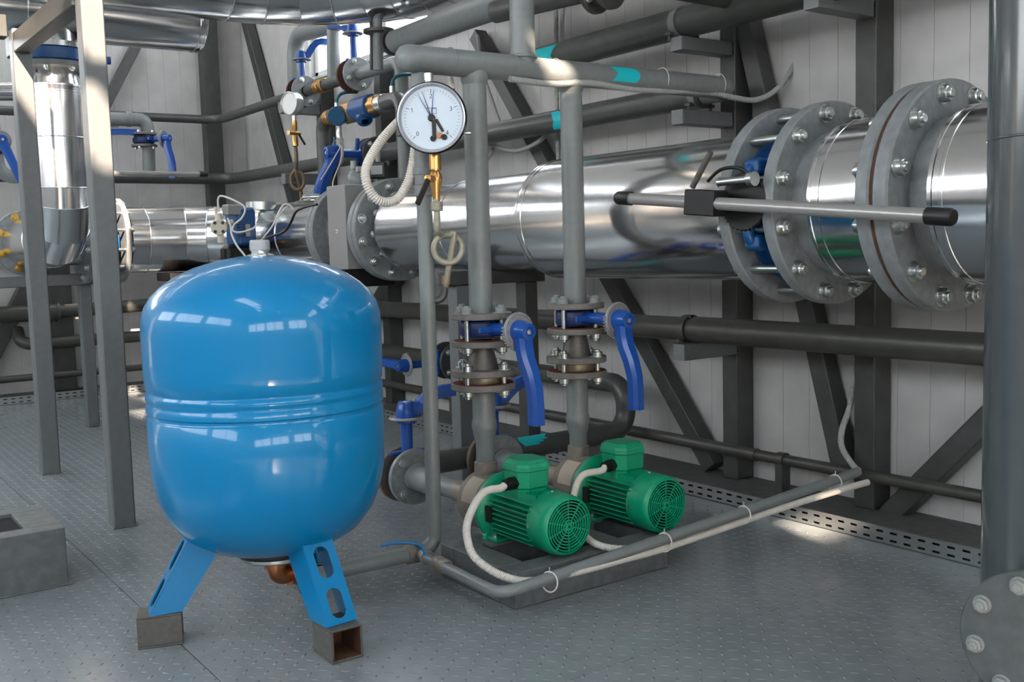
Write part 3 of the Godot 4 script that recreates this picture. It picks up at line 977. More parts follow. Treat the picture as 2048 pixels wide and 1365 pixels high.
	flange(t, Vector3(2.5, 1.09, -4.945), Vector3(0, 0, 1), 0.25, 0.035, 12, 0.215, 0.019, mats.flange_gray, [1], 0.5)
	m = Mb.new()
	m.lathe([[0.12, 0.0], [0.165, 0.0], [0.193, -0.07], [0.193, -0.08]], Vector3(2.5, 1.09, -4.965), Vector3(0, 0, 1), 48)
	part(t, "cone_end", m, mats.steel)
	var pts := [Vector3(2.5, 1.09, -5.03), Vector3(2.5, 1.09, -5.5)]
	var R := 0.62
	for k in range(1, 6):
		var a := PI / 2 * k / 6.0
		pts.append(Vector3(2.5 - R + R * cos(a), 1.09, -5.63 - R * sin(a)))
	pts.append(Vector3(1.80, 1.09, -6.25))
	pts.append(Vector3(1.69, 1.09, -6.25))
	clad(t, pts, 0.193, mats.chrome, 56)
	flange(t, Vector3(1.655, 1.09, -6.25), Vector3(1, 0, 0), 0.245, 0.03, 12, 0.215, 0.017, mats.flange_gray, [1])
	# back valve
	v = thing("wafer_valve", "dark blue wafer valve with long studs at the start of the back pipe", "valve", Vector3(1.55, 1.09, -6.25))
	m = Mb.new()
	m.lathe([[0.1, -0.05], [0.185, -0.05], [0.185, 0.05], [0.1, 0.05]], Vector3(1.565, 1.09, -6.25), Vector3(1, 0, 0), 40)
	part(v, "body", m, mats.big_blue)
	studs(v, Vector3(1.46, 1.09, -6.25), Vector3(1.655, 1.09, -6.25), 12, 0.215, 0.011)
	m = Mb.new()
	m.lathe([[0.03, 0.15], [0.03, 0.22], [0.05, 0.225], [0.05, 0.25], [0.0, 0.25]], Vector3(1.565, 1.09, -6.25), Vector3(-0.2, 0.3, 1), 20)
	m.box(Vector3(1.50, 1.06, -6.02), Vector3(0.09, 0.16, 0.06), 0.02)
	part(v, "neck", m, mats.valve_blue)
	m = Mb.new()
	var a0: Vector3 = Vector3(1.384, 1.458, -6.000)
	var a1: Vector3 = Vector3(2.112, 1.463, -6.000)
	m.cyl(a0, a1, 0.0145, 20)
	part(v, "lever_bar", m, mats.bar_steel)
	m = Mb.new()
	m.lathe([[0.018, -0.04], [0.018, 0.006], [0.0, 0.008]], a1, a1 - a0, 18)
	part(v, "end_grip", m, mats.black)
	m = Mb.new()
	m.cyl(Vector3(1.50, 1.2, -6.04), Vector3(a0.x + 0.1, a0.y, a0.z), 0.016, 14)
	part(v, "lever_neck", m, mats.black)
	# stands under the big pipe
	var s := thing("pipe_stand", "gray steel stand of two posts and a beam carrying the clad pipe behind the risers", "stand", Vector3(2.5, 0, -3.6))
	for x in [2.31, 2.66]:
		m = Mb.new()
		m.box(Vector3(x, 0.42, -3.6), Vector3(0.07, 0.84, 0.07), 0.005)
		part(s, "post", m, mats.gray_dark if x > 2.5 else mats.gray_post)
		m = Mb.new()
		m.box(Vector3(x, 0.005, -3.6), Vector3(0.13, 0.01, 0.13), 0.002)
		part(s, "base_plate", m, mats.gray_post)
	m = Mb.new()
	m.box(Vector3(2.485, 0.87, -3.6), Vector3(0.5, 0.06, 0.08), 0.005)
	part(s, "beam", m, mats.gray_dark)
	s = thing("pipe_stand", "gray steel stand carrying the back pipe and silver elbow behind the two tall posts", "stand", Vector3(1.2, 0, -6.3))
	m = Mb.new()
	m.box(Vector3(1.47, 0.42, -6.34), Vector3(0.065, 0.84, 0.075), 0.005)
	part(s, "post", m, mats.gray_post)
	m = Mb.new()
	m.box(Vector3(0.7, 0.42, -6.34), Vector3(0.065, 0.84, 0.075), 0.005)
	part(s, "post", m, mats.gray_post)
	m = Mb.new()
	m.box(Vector3(1.0, 0.87, -6.3), Vector3(1.1, 0.065, 0.075), 0.005)
	part(s, "beam", m, mats.gray_post)
	s = thing("pipe_stand", "black saddle plate under the clad back pipe, half hidden by the blue tank", "stand", Vector3(2.1, 0, -6.2))
	m = Mb.new()
	m.box(Vector3(2.1, 0.866, -6.2), Vector3(0.42, 0.05, 0.26), 0.005)
	part(s, "saddle_plate", m, mats.black)
	for x in [2.02, 2.22]:
		m = Mb.new()
		m.box(Vector3(x, 0.42, -6.2), Vector3(0.06, 0.84, 0.06), 0.004)
		part(s, "post", m, mats.gray_dark)
	# right-hand vertical pipe with blind flange
	t = thing("vertical_pipe", "thick glossy gray vertical pipe at the right edge with a bolted blind flange", "pipe", Vector3(2.064, 0, -1.014))
	m = Mb.new()
	m.cyl(Vector3(2.064, 0.0, -1.014), Vector3(2.064, 1.18, -1.014), 0.14, 56)
	part(t, "lower_pipe", m, mats.pipe_gloss)
	m = Mb.new()
	m.cyl(Vector3(2.064, 1.182, -1.014), Vector3(2.064, 3.0, -1.014), 0.14, 56)
	part(t, "upper_pipe", m, mats.pipe_gloss)
	m = Mb.new()
	m.ring(Vector3(2.064, 1.181, -1.014), Vector3.UP, 0.1395, 0.003, 48, 6)
	part(t, "weld_ring", m, mats.pipe_gloss)
	m = Mb.new()
	var fc := Vector3(1.872, 0.232, -0.955)
	var fd := Vector3(-0.98, 0.0, 0.2).normalized()
	m.cyl(fc, Vector3(2.064, 0.232, -1.0), 0.09, 36)
	part(t, "stub", m, mats.pipe_gloss)
	flange(t, fc, fd, 0.135, 0.022, 8, 0.108, 0.0145, mats.flange_dark, [1], 0.32, "blind_flange", mats.painted_bolt)

func left_bay():
	var b := 0.08
	for q in [[0.985, -3.9, "gray square post nearest the blue tank, sunlit at its top", 2.3], [0.98, -5.10, "gray square post left of the vertical silver pipe, in shade", 2.02]]:
		var t := thing("square_post", q[2], "post", Vector3(q[0], 0, q[1]), "tall gray posts")
		var m := Mb.new()
		m.box(Vector3(q[0], q[3] / 2, q[1]), Vector3(b, q[3], b), 0.007)
		part(t, "shaft", m, mats.gray_post)
		m = Mb.new()
		m.box(Vector3(q[0], 0.003, q[1]), Vector3(b + 0.006, 0.006, b + 0.006), 0.002)
		part(t, "foot_weld", m, mats.gray_post)
	box_steel("cross_beam", "gray square beam joining the tops of the two tall posts", "beam", Vector3(0.97, 1.935, -3.94), Vector3(0.98, 1.96, -5.25), 0.07, 0.09, mats.gray_dark)
	# vertical clad pipe with its top valve
	var X := 1.225
	var Z := -5.63
	var t := thing("clad_pipe", "vertical silver clad pipe between the posts, bending away at the bottom", "pipe", Vector3(X, 1.09, Z))
	var pts := [Vector3(X, 1.86, Z), Vector3(X, 1.60, Z), Vector3(X, 1.355, Z)]
	var R := 0.26
	for k in range(1, 4):
		var a := PI / 2 * (k - 0.5) / 3.0
		pts.append(Vector3(X, 1.09 + R - R * sin(a), Z - R + R * cos(a)))
	pts.append(Vector3(X, 1.09, Z - R - 0.05))
	pts.append(Vector3(X, 1.09, -6.54))
	clad(t, pts, 0.142, mats.chrome, 56)
	end_cap(t, Vector3(X, 1.862, Z), Vector3(0, 1, 0), 0.10, 0.142, mats.chrome)
	var m := Mb.new()
	m.lathe([[0.13, 0.0], [0.11, 0.07], [0.11, 0.1]], Vector3(X, 1.85, Z), Vector3.UP, 40)
	part(t, "neck", m, mats.chrome)
	flange(t, Vector3(X, 1.955, Z), Vector3.UP, 0.185, 0.026, 8, 0.155, 0.016, mats.flange_gray, [-1])
	flange(t, Vector3(X, 1.09, -6.555), Vector3(0, 0, 1), 0.19, 0.026, 8, 0.16, 0.018, mats.flange_gray, [1], 0.5, "flange", mats.gold_zinc)
	flange(t, Vector3(1.46, 1.09, -6.25), Vector3(1, 0, 0), 0.245, 0.03, 12, 0.215, 0.017, mats.flange_gray, [-1], 0.5, "branch_flange")
	m = Mb.new()
	m.cyl(Vector3(1.22, 1.09, -6.25), Vector3(1.45, 1.09, -6.25), 0.139, 48)
	part(t, "branch_pipe", m, mats.chrome)
	t = thing("clad_pipe", "silver clad pipe end behind the gold-bolted flange at the left edge", "pipe", Vector3(X, 1.09, -6.9))
	flange(t, Vector3(X, 1.09, -6.59), Vector3(0, 0, 1), 0.19, 0.026, 8, 0.16, 0.018, mats.flange_gray, [-1])
	clad(t, [Vector3(X, 1.09, -6.6), Vector3(X, 1.09, -7.2), Vector3(X, 1.09, -7.9)], 0.142, mats.chrome, 48)
	var v := thing("wafer_valve", "dark blue wafer valve on top of the vertical silver pipe", "valve", Vector3(X, 1.99, Z))
	m = Mb.new()
	m.lathe([[0.08, -0.032], [0.178, -0.032], [0.183, -0.026], [0.183, 0.026], [0.178, 0.032], [0.08, 0.032]], Vector3(X, 2.002, Z), Vector3.UP, 44)
	part(v, "body", m, mats.big_blue)
	studs(v, Vector3(X, 1.955, Z), Vector3(X, 2.06, Z), 8, 0.155, 0.01)
	m = Mb.new()
	m.cyl(Vector3(X + 0.17, 2.0, Z + 0.04), Vector3(X + 0.27, 2.0, Z + 0.06), 0.02, 14)
	part(v, "neck", m, mats.valve_blue)
	t = thing("clad_pipe", "dark overhead clad pipe with a ribbed end band, above the vertical silver pipe", "pipe", Vector3(1.0, 2.27, Z))
	m = Mb.new()
	m.lathe([[0.06, 0.0], [0.185, 0.0], [0.185, 0.026], [0.12, 0.026], [0.12, 0.12]], Vector3(X, 2.035, Z), Vector3.UP, 40)
	part(t, "branch_flange", m, mats.steel)
	clad(t, [Vector3(-1.2, 2.258, Z), Vector3(0.3, 2.258, Z), Vector3(1.1, 2.258, Z), Vector3(1.90, 2.258, Z)], 0.165, mats.chrome, 56)
	end_cap(t, Vector3(1.985, 2.258, Z), Vector3(1, 0, 0), 0.0, 0.165, mats.chrome)
	m = Mb.new()
	m.cyl(Vector3(1.90, 2.258, Z), Vector3(1.95, 2.258, Z), 0.163, 48)
	part(t, "end_band", m, mats.chrome)
	# overhead clad pipe bending towards the viewer
	t = thing("clad_pipe", "large overhead silver clad pipe bending in facets across the top of the picture", "pipe", Vector3(1.9, 2.4, -4.6))
	pts = [Vector3(-1.5, 2.38, -5.1), Vector3(0.1, 2.38, -5.1), Vector3(1.0, 2.38, -5.1)]
	R = 0.85
	for k in range(0, 8):
		var a := PI / 2 * k / 7.0
		pts.append(Vector3(1.94 + R * sin(a), 2.38, -4.25 - R * cos(a)))
	pts.append(Vector3(2.79, 2.38, -3.2))
	pts.append(Vector3(2.79, 2.38, -1.2))
	clad(t, pts, 0.22, mats.chrome, 56)
	# small top-left beams
	box_steel("cross_beam", "short dark steel beam at the top left corner of the picture", "beam", Vector3(0.3, 2.03, -5.12), Vector3(0.93, 2.03, -5.12), 0.08, 0.1, mats.gray_dark)
	t = thing("small_pipe", "small shiny pipe on the back wall at the picture's left edge", "pipe", Vector3(1.248, 2.058, -7.200))
	m = Mb.new()
	m.cyl(Vector3(1.077, 2.035, -7.200), Vector3(1.602, 2.074, -7.200), 0.06, 28)
	part(t, "cladding", m, mats.chrome)
	# hollow box footing at the left
	t = thing("steel_footing", "low gray rectangular steel footing with a dark opening in its top", "footing", Vector3(0.35, 0, -3.45))
	var y1 := 0.178
	m = Mb.new()
	for q in [[0.155, 0.665, -3.30, -3.375], [0.155, 0.665, -3.60, -3.675], [0.155, 0.255, -3.375, -3.60], [0.565, 0.665, -3.375, -3.60]]:
		m.box(Vector3((q[0] + q[1]) / 2, y1 / 2 + 0.001, (q[2] + q[3]) / 2), Vector3(q[1] - q[0], y1, absf(q[3] - q[2])), 0.003)
	part(t, "frame", m, mats.footing)
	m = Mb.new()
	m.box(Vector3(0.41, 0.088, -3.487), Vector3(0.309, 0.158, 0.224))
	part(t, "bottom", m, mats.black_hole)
	m = Mb.new()
	m.box(Vector3(0.41, 0.003, -3.487), Vector3(0.53, 0.006, 0.395), 0.002)
	part(t, "base_flange", m, mats.footing)

func stripe(par: Node, c: Vector3, d: Vector3, nrm: Vector3, r: float, L: float, A: float, label := ""):
	nrm = (nrm - d * nrm.dot(d)).normalized()
	var m := Mb.new()
	var w := d.cross(nrm).normalized()
	var rows := []
	for i in 13:
		var f := -1.0 + 2.0 * i / 12.0
		var u := nrm * cos(f * A) + w * sin(f * A)
		var s0 := -L / 2 + L * 0.2 * (1.0 - absf(f))
		var s1 := L / 2 - L * 0.16 * maxf(0.0, absf(f) - 0.25)
		rows.append([m.vert(c + u * (r + 0.0016) + d * s0, u), m.vert(c + u * (r + 0.0016) + d * s1, u)])
	for i in 12: m.quad(rows[i][0], rows[i][1], rows[i + 1][1], rows[i + 1][0])
	part(par, "arrow_sticker", m, mats.teal, label)

func clamp_on(par: Node, c: Vector3, d: Vector3, r: float, mt: Material, foot := true):
	var m := Mb.new()
	m.lathe([[r, -0.016], [r + 0.004, -0.016], [r + 0.004, 0.016], [r, 0.016]], c, d, 28)
	var k := part(par, "pipe_clamp", m, mt)
	if foot:
		for s in [-1, 1]:
			m = Mb.new()
			m.box(c + Vector3(s * (r + 0.008), -r * 0.8, 0), Vector3(0.022, 0.012, 0.03), 0.002)
			m.cyl(c + Vector3(s * (r + 0.01), -r - 0.015, 0), c + Vector3(s * (r + 0.01), -r * 0.6, 0), 0.005, 8)
			part(k, "clamp_bolt", m, mats.gray_dark)

func wall_pipes():
	var X := 2.84
	var m: Mb
	var t := thing("wall_pipe", "upper dark gray wall pipe with a teal arrow, clamped to the bracket arm", "pipe", Vector3(X, 1.812, -2.0))
	part(t, "tube", pipe([Vector3(X, 1.812, 0.6), Vector3(X, 1.812, -3.86)], 0.058), mats.gray_pipe)
	clamp_on(t, Vector3(X, 1.812, -2.82), Vector3(0, 0, 1), 0.058, mats.gray)
	clamp_on(t, Vector3(X, 1.812, -2.19), Vector3(0, 0, 1), 0.058, mats.gray)
	stripe(t, Vector3(X, 1.812, -3.60), Vector3(0, 0, -1), Vector3(-0.85, -0.1, 0.5).normalized(), 0.058, 0.17, 0.85, "teal arrow sticker")
	var X2 := 2.93
	t = thing("wall_pipe", "middle dark gray wall pipe behind the two risers, running to the gray flange", "pipe", Vector3(X2, 1.555, -2.5))
	part(t, "tube", pipe([Vector3(X2, 1.552, -2.79), Vector3(X2, 1.552, -5.30)], 0.05), mats.gray_pipe)
	clamp_on(t, Vector3(X2, 1.552, -2.82), Vector3(0, 0, 1), 0.05, mats.gray)
	stripe(t, Vector3(X2, 1.553, -3.62), Vector3(0, 0, 1), Vector3(-0.85, -0.1, 0.5).normalized(), 0.05, 0.14, 0.85, "teal arrow sticker")
	flange(t, Vector3(X2, 1.555, -5.40), Vector3(0, 0, 1), 0.1, 0.02, 4, 0.075, 0.013, mats.gray_dark, [1])
	m = Mb.new()
	m.lathe([[0.034, 0.0], [0.034, 0.05], [0.05, 0.10]], Vector3(X2, 1.555, -5.40), Vector3(0, 0, 1), 24)
	part(t, "reducer", m, mats.gray_pipe)
	butterfly("blue butterfly valve with drooping lever behind the ribbed gauge hose", Vector3(X2, 1.555, -5.45), Vector3(0, 0, 1), Vector3(-1, 0, 0), Vector3(0, -0.98, -0.2), 0.23, 0.31, 1.4, "blue lever valves", 0.06)
	t = thing("wall_pipe", "lower dark gray pipe turning the wall corner above the clad back pipe", "pipe", Vector3(X, 1.56, -7.0))
	part(t, "tube", pipe([Vector3(X2, 1.555, -5.50), Vector3(X2, 1.565, -7.75), Vector3(-1.5, 1.557, -7.75)], 0.042, 0.16), mats.gray_pipe)
	flange(t, Vector3(X2, 1.555, -5.50), Vector3(0, 0, 1), 0.1, 0.02, 4, 0.075, 0.013, mats.gray_dark, [-1])
	# upper valve line
	t = thing("valve_line", "high gray pipe turning the wall corner and carrying two flanged blue valves", "pipe", Vector3(X, 2.01, -6.5))
	part(t, "tube", pipe([Vector3(X, 2.01, -6.23), Vector3(X, 2.005, -7.72), Vector3(-1.5, 1.99, -7.75)], 0.032, 0.16), mats.gray_pipe)
	part(t, "tube", pipe([Vector3(X, 2.01, -6.12), Vector3(X, 2.01, -5.50)], 0.034), mats.gray_pipe)
	part(t, "tube", pipe([Vector3(X, 2.01, -5.44), Vector3(X, 2.005, -4.93), Vector3(X, 1.2, -4.93)], 0.036, 0.07), mats.gray)
	m = Mb.new()
	m.lathe([[0.038, 0.0], [0.046, 0.003], [0.046, 0.05], [0.038, 0.053]], Vector3(X, 2.01, -5.98), Vector3(0, 0, 1), 6, 5.0)
	m.lathe([[0.038, 0.0], [0.043, 0.003], [0.043, 0.03], [0.038, 0.033]], Vector3(X, 2.01, -5.90), Vector3(0, 0, 1), 20)
	part(t, "union", m, mats.brass)
	for z in [[-6.15, 1, "flange"], [-6.235, -1, "flange"], [-5.43, 1, "flange"], [-5.515, -1, "flange"]]:
		flange(t, Vector3(X, 2.01, z[0]), Vector3(0, 0, 1), 0.096, 0.018, 4, 0.072, 0.0135, mats.flange_gray if z[1] > 0 else mats.rust, [z[1]], 0.25)
	butterfly("blue butterfly valve with raised lever on the left flange under the overhead pipe", Vector3(X, 2.01, -6.195), Vector3(0, 0, 1), Vector3(0, 1, 0), Vector3(1, 0, 0.15), 0.20, 0.17, 1.0, "blue lever valves", 0.09)
	butterfly("blue butterfly valve with upright stem on the rust-edged flange left of the manifold", Vector3(X, 2.01, -5.475), Vector3(0, 0, 1), Vector3(0, 1, 0), Vector3(-0.4, 0, -0.9), 0.235, 0.17, 1.05, "blue lever valves", 0.03)
	# middle thick pipe on its bracket arms
	t = thing("wall_pipe", "thick dark brownish wall pipe at waist height, clamped on a bracket arm", "pipe", Vector3(X, 0.66, -3.0))
	part(t, "tube", pipe([Vector3(X, 0.661, 0.6), Vector3(X, 0.661, -2.765)], 0.0495), mats.pipe_brown)
	part(t, "tube", pipe([Vector3(X, 0.66, -2.765), Vector3(X, 0.645, -7.72), Vector3(1.62, 0.62, -7.75)], 0.046, 0.16), mats.pipe_brown)
	clamp_on(t, Vector3(X, 0.661, -2.80), Vector3(0, 0, 1), 0.0515, mats.pipe_brown)
	m = Mb.new()
	m.box(Vector3(2.87, 0.60, -4.05), Vector3(0.26, 0.07, 0.06), 0.004)
	part(t, "support_arm", m, mats.gray_dark)
	t = thing("wall_pipe", "thick dark pipe joined behind the left post, low on the back wall", "pipe", Vector3(1.0, 0.62, -7.75))
	part(t, "tube", pipe([Vector3(-1.5, 0.60, -7.75), Vector3(1.60, 0.62, -7.75)], 0.058), mats.pipe_brown)
	m = Mb.new()
	m.lathe([[0.058, 0.0], [0.07, 0.0], [0.07, 0.02], [0.046, 0.02]], Vector3(1.60, 0.62, -7.75), Vector3(1, 0, 0), 28)
	part(t, "flange", m, mats.pipe_brown)
	t = thing("wall_pipe", "dark clad pipe low at the left edge above the thick dark pipe", "pipe", Vector3(0.3, 0.83, -7.4))
	m = Mb.new()
	m.cyl(Vector3(-1.5, 0.77, -7.4), Vector3(0.95, 0.77, -7.4), 0.10, 36)
	part(t, "tube", m, mats.gray_pipe)
	t = thing("wall_pipe", "dark gray pipe with a bent left end below the thick dark pipe", "pipe", Vector3(2.0, 0.405, -7.75))
	part(t, "tube", pipe([Vector3(1.36, 0.5, -7.85), Vector3(1.36, 0.405, -7.75), Vector3(2.92, 0.40, -7.75), Vector3(2.92, 0.39, -4.70)], 0.042, 0.07), mats.pipe_brown)
	t = thing("suction_header", "dark gray pipe making a U bend down to the header behind the pumps", "pipe", Vector3(2.4, 0.19, -3.27))
	part(t, "tube", pipe([Vector3(2.92, 0.39, -4.60), Vector3(2.92, 0.395, -3.26), Vector3(2.92, 0.195, -3.26), Vector3(1.70, 0.19, -3.275)], 0.042, 0.088), mats.gray_pipe)
	stripe(t, Vector3(2.42, 0.193, -3.268), Vector3(-1, 0, 0), Vector3(-0.1, 0.85, 0.5).normalized(), 0.042, 0.16, 0.7, "teal arrow sticker")
	for x in [1.79, 2.17]:
		part(t, "branch", pipe([Vector3(x, 0.19, -3.27), Vector3(x, 0.19, -3.205)], 0.04), mats.gray_pipe)
		flange(t, Vector3(x, 0.19, -3.205), Vector3(0, 0, 1), 0.1, 0.018, 4, 0.075, 0.0135, mats.flange_brown, [-1])
	butterfly("blue butterfly valve with level lever on the low dark pipe behind the tank", Vector3(2.92, 0.39, -4.65), Vector3(0, 0, 1), Vector3(-1, 0, 0), Vector3(0, 0.05, -1), 0.27, 0.30, 1.05, "blue lever valves", 0.02)
	flange_pair_pipe()
	# thin lowest pipe near the floor
	t = thing("floor_pipe", "thin dark pipe running just above the ledge along the right wall", "pipe", Vector3(2.995, 0.178, -3.0))
	part(t, "tube", pipe([Vector3(2.995, 0.195, 0.6), Vector3(2.995, 0.178, -2.6)], 0.021, 0.1, 16), mats.pipe_brown)
	part(t, "tube", pipe([Vector3(2.995, 0.178, -2.6), Vector3(2.995, 0.178, -7.72), Vector3(-1.5, 0.16, -7.80)], 0.024, 0.1, 16), mats.pipe_brown)
	for q in [-2.48, -4.75]:
		m = Mb.new()
		m.box(Vector3(2.995, 0.105, q), Vector3(0.05, 0.12, 0.035), 0.003)
		part(t, "support_post", m, mats.gray_dark)
		clamp_on(t, Vector3(2.995, 0.178, q), Vector3(0, 0, 1), 0.024, mats.pipe_brown, false)
	# thick high pipe running towards the viewer under the overhead pipe
	t = thing("high_pipe", "gray pipe slanting up out of view under the overhead clad pipe", "pipe", Vector3(2.6, 1.98, -4.0))
	part(t, "tube", pipe([Vector3(2.600, 2.028, -4.176), Vector3(2.600, 2.025, -3.512), Vector3(2.600, 2.015, -2.735)], 0.062), mats.gray)
	part(t, "tube", pipe([Vector3(2.600, 2.022, -4.566), Vector3(2.600, 2.026, -4.141)], 0.056), mats.gray)
	m = Mb.new()
	m.lathe([[0.02, 0.0], [0.06, 0.0], [0.064, 0.005], [0.064, 0.02], [0.056, 0.02]], Vector3(2.600, 2.024, -4.607), Vector3(0, 0, 1), 24)
	part(t, "end_ring", m, mats.gray_dark)
	t = thing("high_pipe", "dark pipe crossing the top edge from the upper right bracket", "pipe", Vector3(2.6, 1.95, -2.6))
	part(t, "tube", pipe([Vector3(2.400, 1.840, -2.550), Vector3(2.909, 1.835, -2.550), Vector3(3.017, 1.833, -2.550)], 0.03), mats.gray_dark)
	# flange pair hanging at the top edge
	t = thing("flange_joint", "dark bolted flange joint cut by the top edge right of the manifold", "flange", Vector3(2.300, 1.838, -2.660))
	var fc: Vector3 = Vector3(2.300, 1.848, -2.690)
	flange(t, fc, Vector3(0.2, 0, 1), 0.085, 0.02, 4, 0.064, 0.012, mats.gray_dark, [1])
	flange(t, fc + Vector3(0.0, 0.0, 0.075), Vector3(0.2, 0, 1), 0.085, 0.02, 4, 0.064, 0.012, mats.gray_dark, [-1])
	m = Mb.new()
	m.cyl(fc, fc + Vector3(0.014, 0, 0.075), 0.06, 24)
	m.cyl(fc + Vector3(-0.09, 0, -0.45), fc + Vector3(0.2, 0, 1.0), 0.04, 20)
	part(t, "tube", m, mats.gray_dark)

func flange_pair_pipe():
	var t := thing("pipe_flange", "dark bolted flange pair on the low pipe seen behind the left riser", "flange", Vector3(2.92, 0.39, -4.62))
	for z in [-4.60, -4.70]:
		flange(t, Vector3(2.92, 0.39, z), Vector3(0, 0, 1), 0.1, 0.018, 4, 0.075, 0.0135, mats.gray_dark, [1] if z > -4.65 else [-1])

func riser(label: String, x: float, yv: float, y4: Array, ybulge: float):
	# y4: heights of the four flanges, top to bottom
	var z := -2.665
	var t := thing("riser_pipe", label, "pipe", Vector3(x, 0.27, z), "flanged pump risers")
	var m := Mb.new()
	m.cyl(Vector3(x, y4[0], z), Vector3(x, 1.555, z), 0.0365, 36)
	part(t, "upper_pipe", m, mats.gray)
	m = Mb.new()
	m.lathe([[0.0365, -0.06], [0.041, -0.047], [0.043, -0.035], [0.04, -0.02]], Vector3(x, 1.552, z), Vector3.UP, 32)
	part(t, "saddle_weld", m, mats.gray)
	flange(t, Vector3(x, y4[0], z), Vector3.UP, 0.096, 0.019, 4, 0.0755, 0.0185, mats.flange_dusty, [1], 0.22, "flange", mats.painted_bolt)
	studs(t, Vector3(x, y4[1], z), Vector3(x, y4[0], z), 4, 0.0755, 0.0075, 0.22)
	flange(t, Vector3(x, y4[1], z), Vector3.UP, 0.096, 0.019, 4, 0.0755, 0.0175, mats.flange_dusty, [-1], 0.22)
	m = Mb.new()
	m.lathe([[0.066, 0.0095], [0.09, 0.0095], [0.09, 0.0105], [0.066, 0.0115]], Vector3(x, y4[1], z), Vector3.UP, 32)
	part(t, "rust_ring", m, mats.rust_gasket)
	m = Mb.new()
	m.lathe([[0.05, y4[2]], [0.048, y4[2] + 0.02], [0.036, y4[1] - 0.02], [0.036, y4[1]]], Vector3(x, 0, z), Vector3.UP, 32)
	part(t, "reducer", m, mats.raw_steel)
	flange(t, Vector3(x, y4[2], z), Vector3.UP, 0.101, 0.02, 4, 0.08, 0.0185, mats.flange_dusty, [1], 0.22)
	m = Mb.new()
	m.lathe([[0.03, y4[3]], [0.062, y4[3] + 0.008], [0.064, y4[2] - 0.01], [0.03, y4[2]]], Vector3(x, 0, z), Vector3.UP, 32)
	part(t, "check_valve", m, mats.dusty_brass)
	studs(t, Vector3(x, y4[3], z), Vector3(x, y4[2], z), 4, 0.08, 0.008, 0.22)
	flange(t, Vector3(x, y4[3], z), Vector3.UP, 0.101, 0.02, 4, 0.08, 0.0175, mats.flange_dusty, [-1], 0.22)
	m = Mb.new()
	m.lathe([[0.066, 0.010], [0.095, 0.010], [0.095, 0.011], [0.066, 0.0115]], Vector3(x, y4[3], z), Vector3.UP, 32)
	part(t, "rust_ring", m, mats.rust_gasket)
	m = Mb.new()
	m.lathe([[0.029, 0.275], [0.0295, ybulge - 0.05], [0.033, ybulge - 0.042], [0.039, ybulge - 0.012], [0.0405, ybulge], [0.039, ybulge + 0.012], [0.0365, ybulge + 0.022], [0.0365, y4[3]]], Vector3(x, 0, z), Vector3.UP, 32)
	part(t, "lower_pipe", m, mats.gray)
	m = Mb.new()
	m.lathe([[0.0295, 0.272], [0.036, 0.272], [0.037, 0.285], [0.036, 0.318], [0.0295, 0.322]], Vector3(x, 0, z), Vector3.UP, 28)
	part(t, "joint_collar", m, mats.dusty_steel)

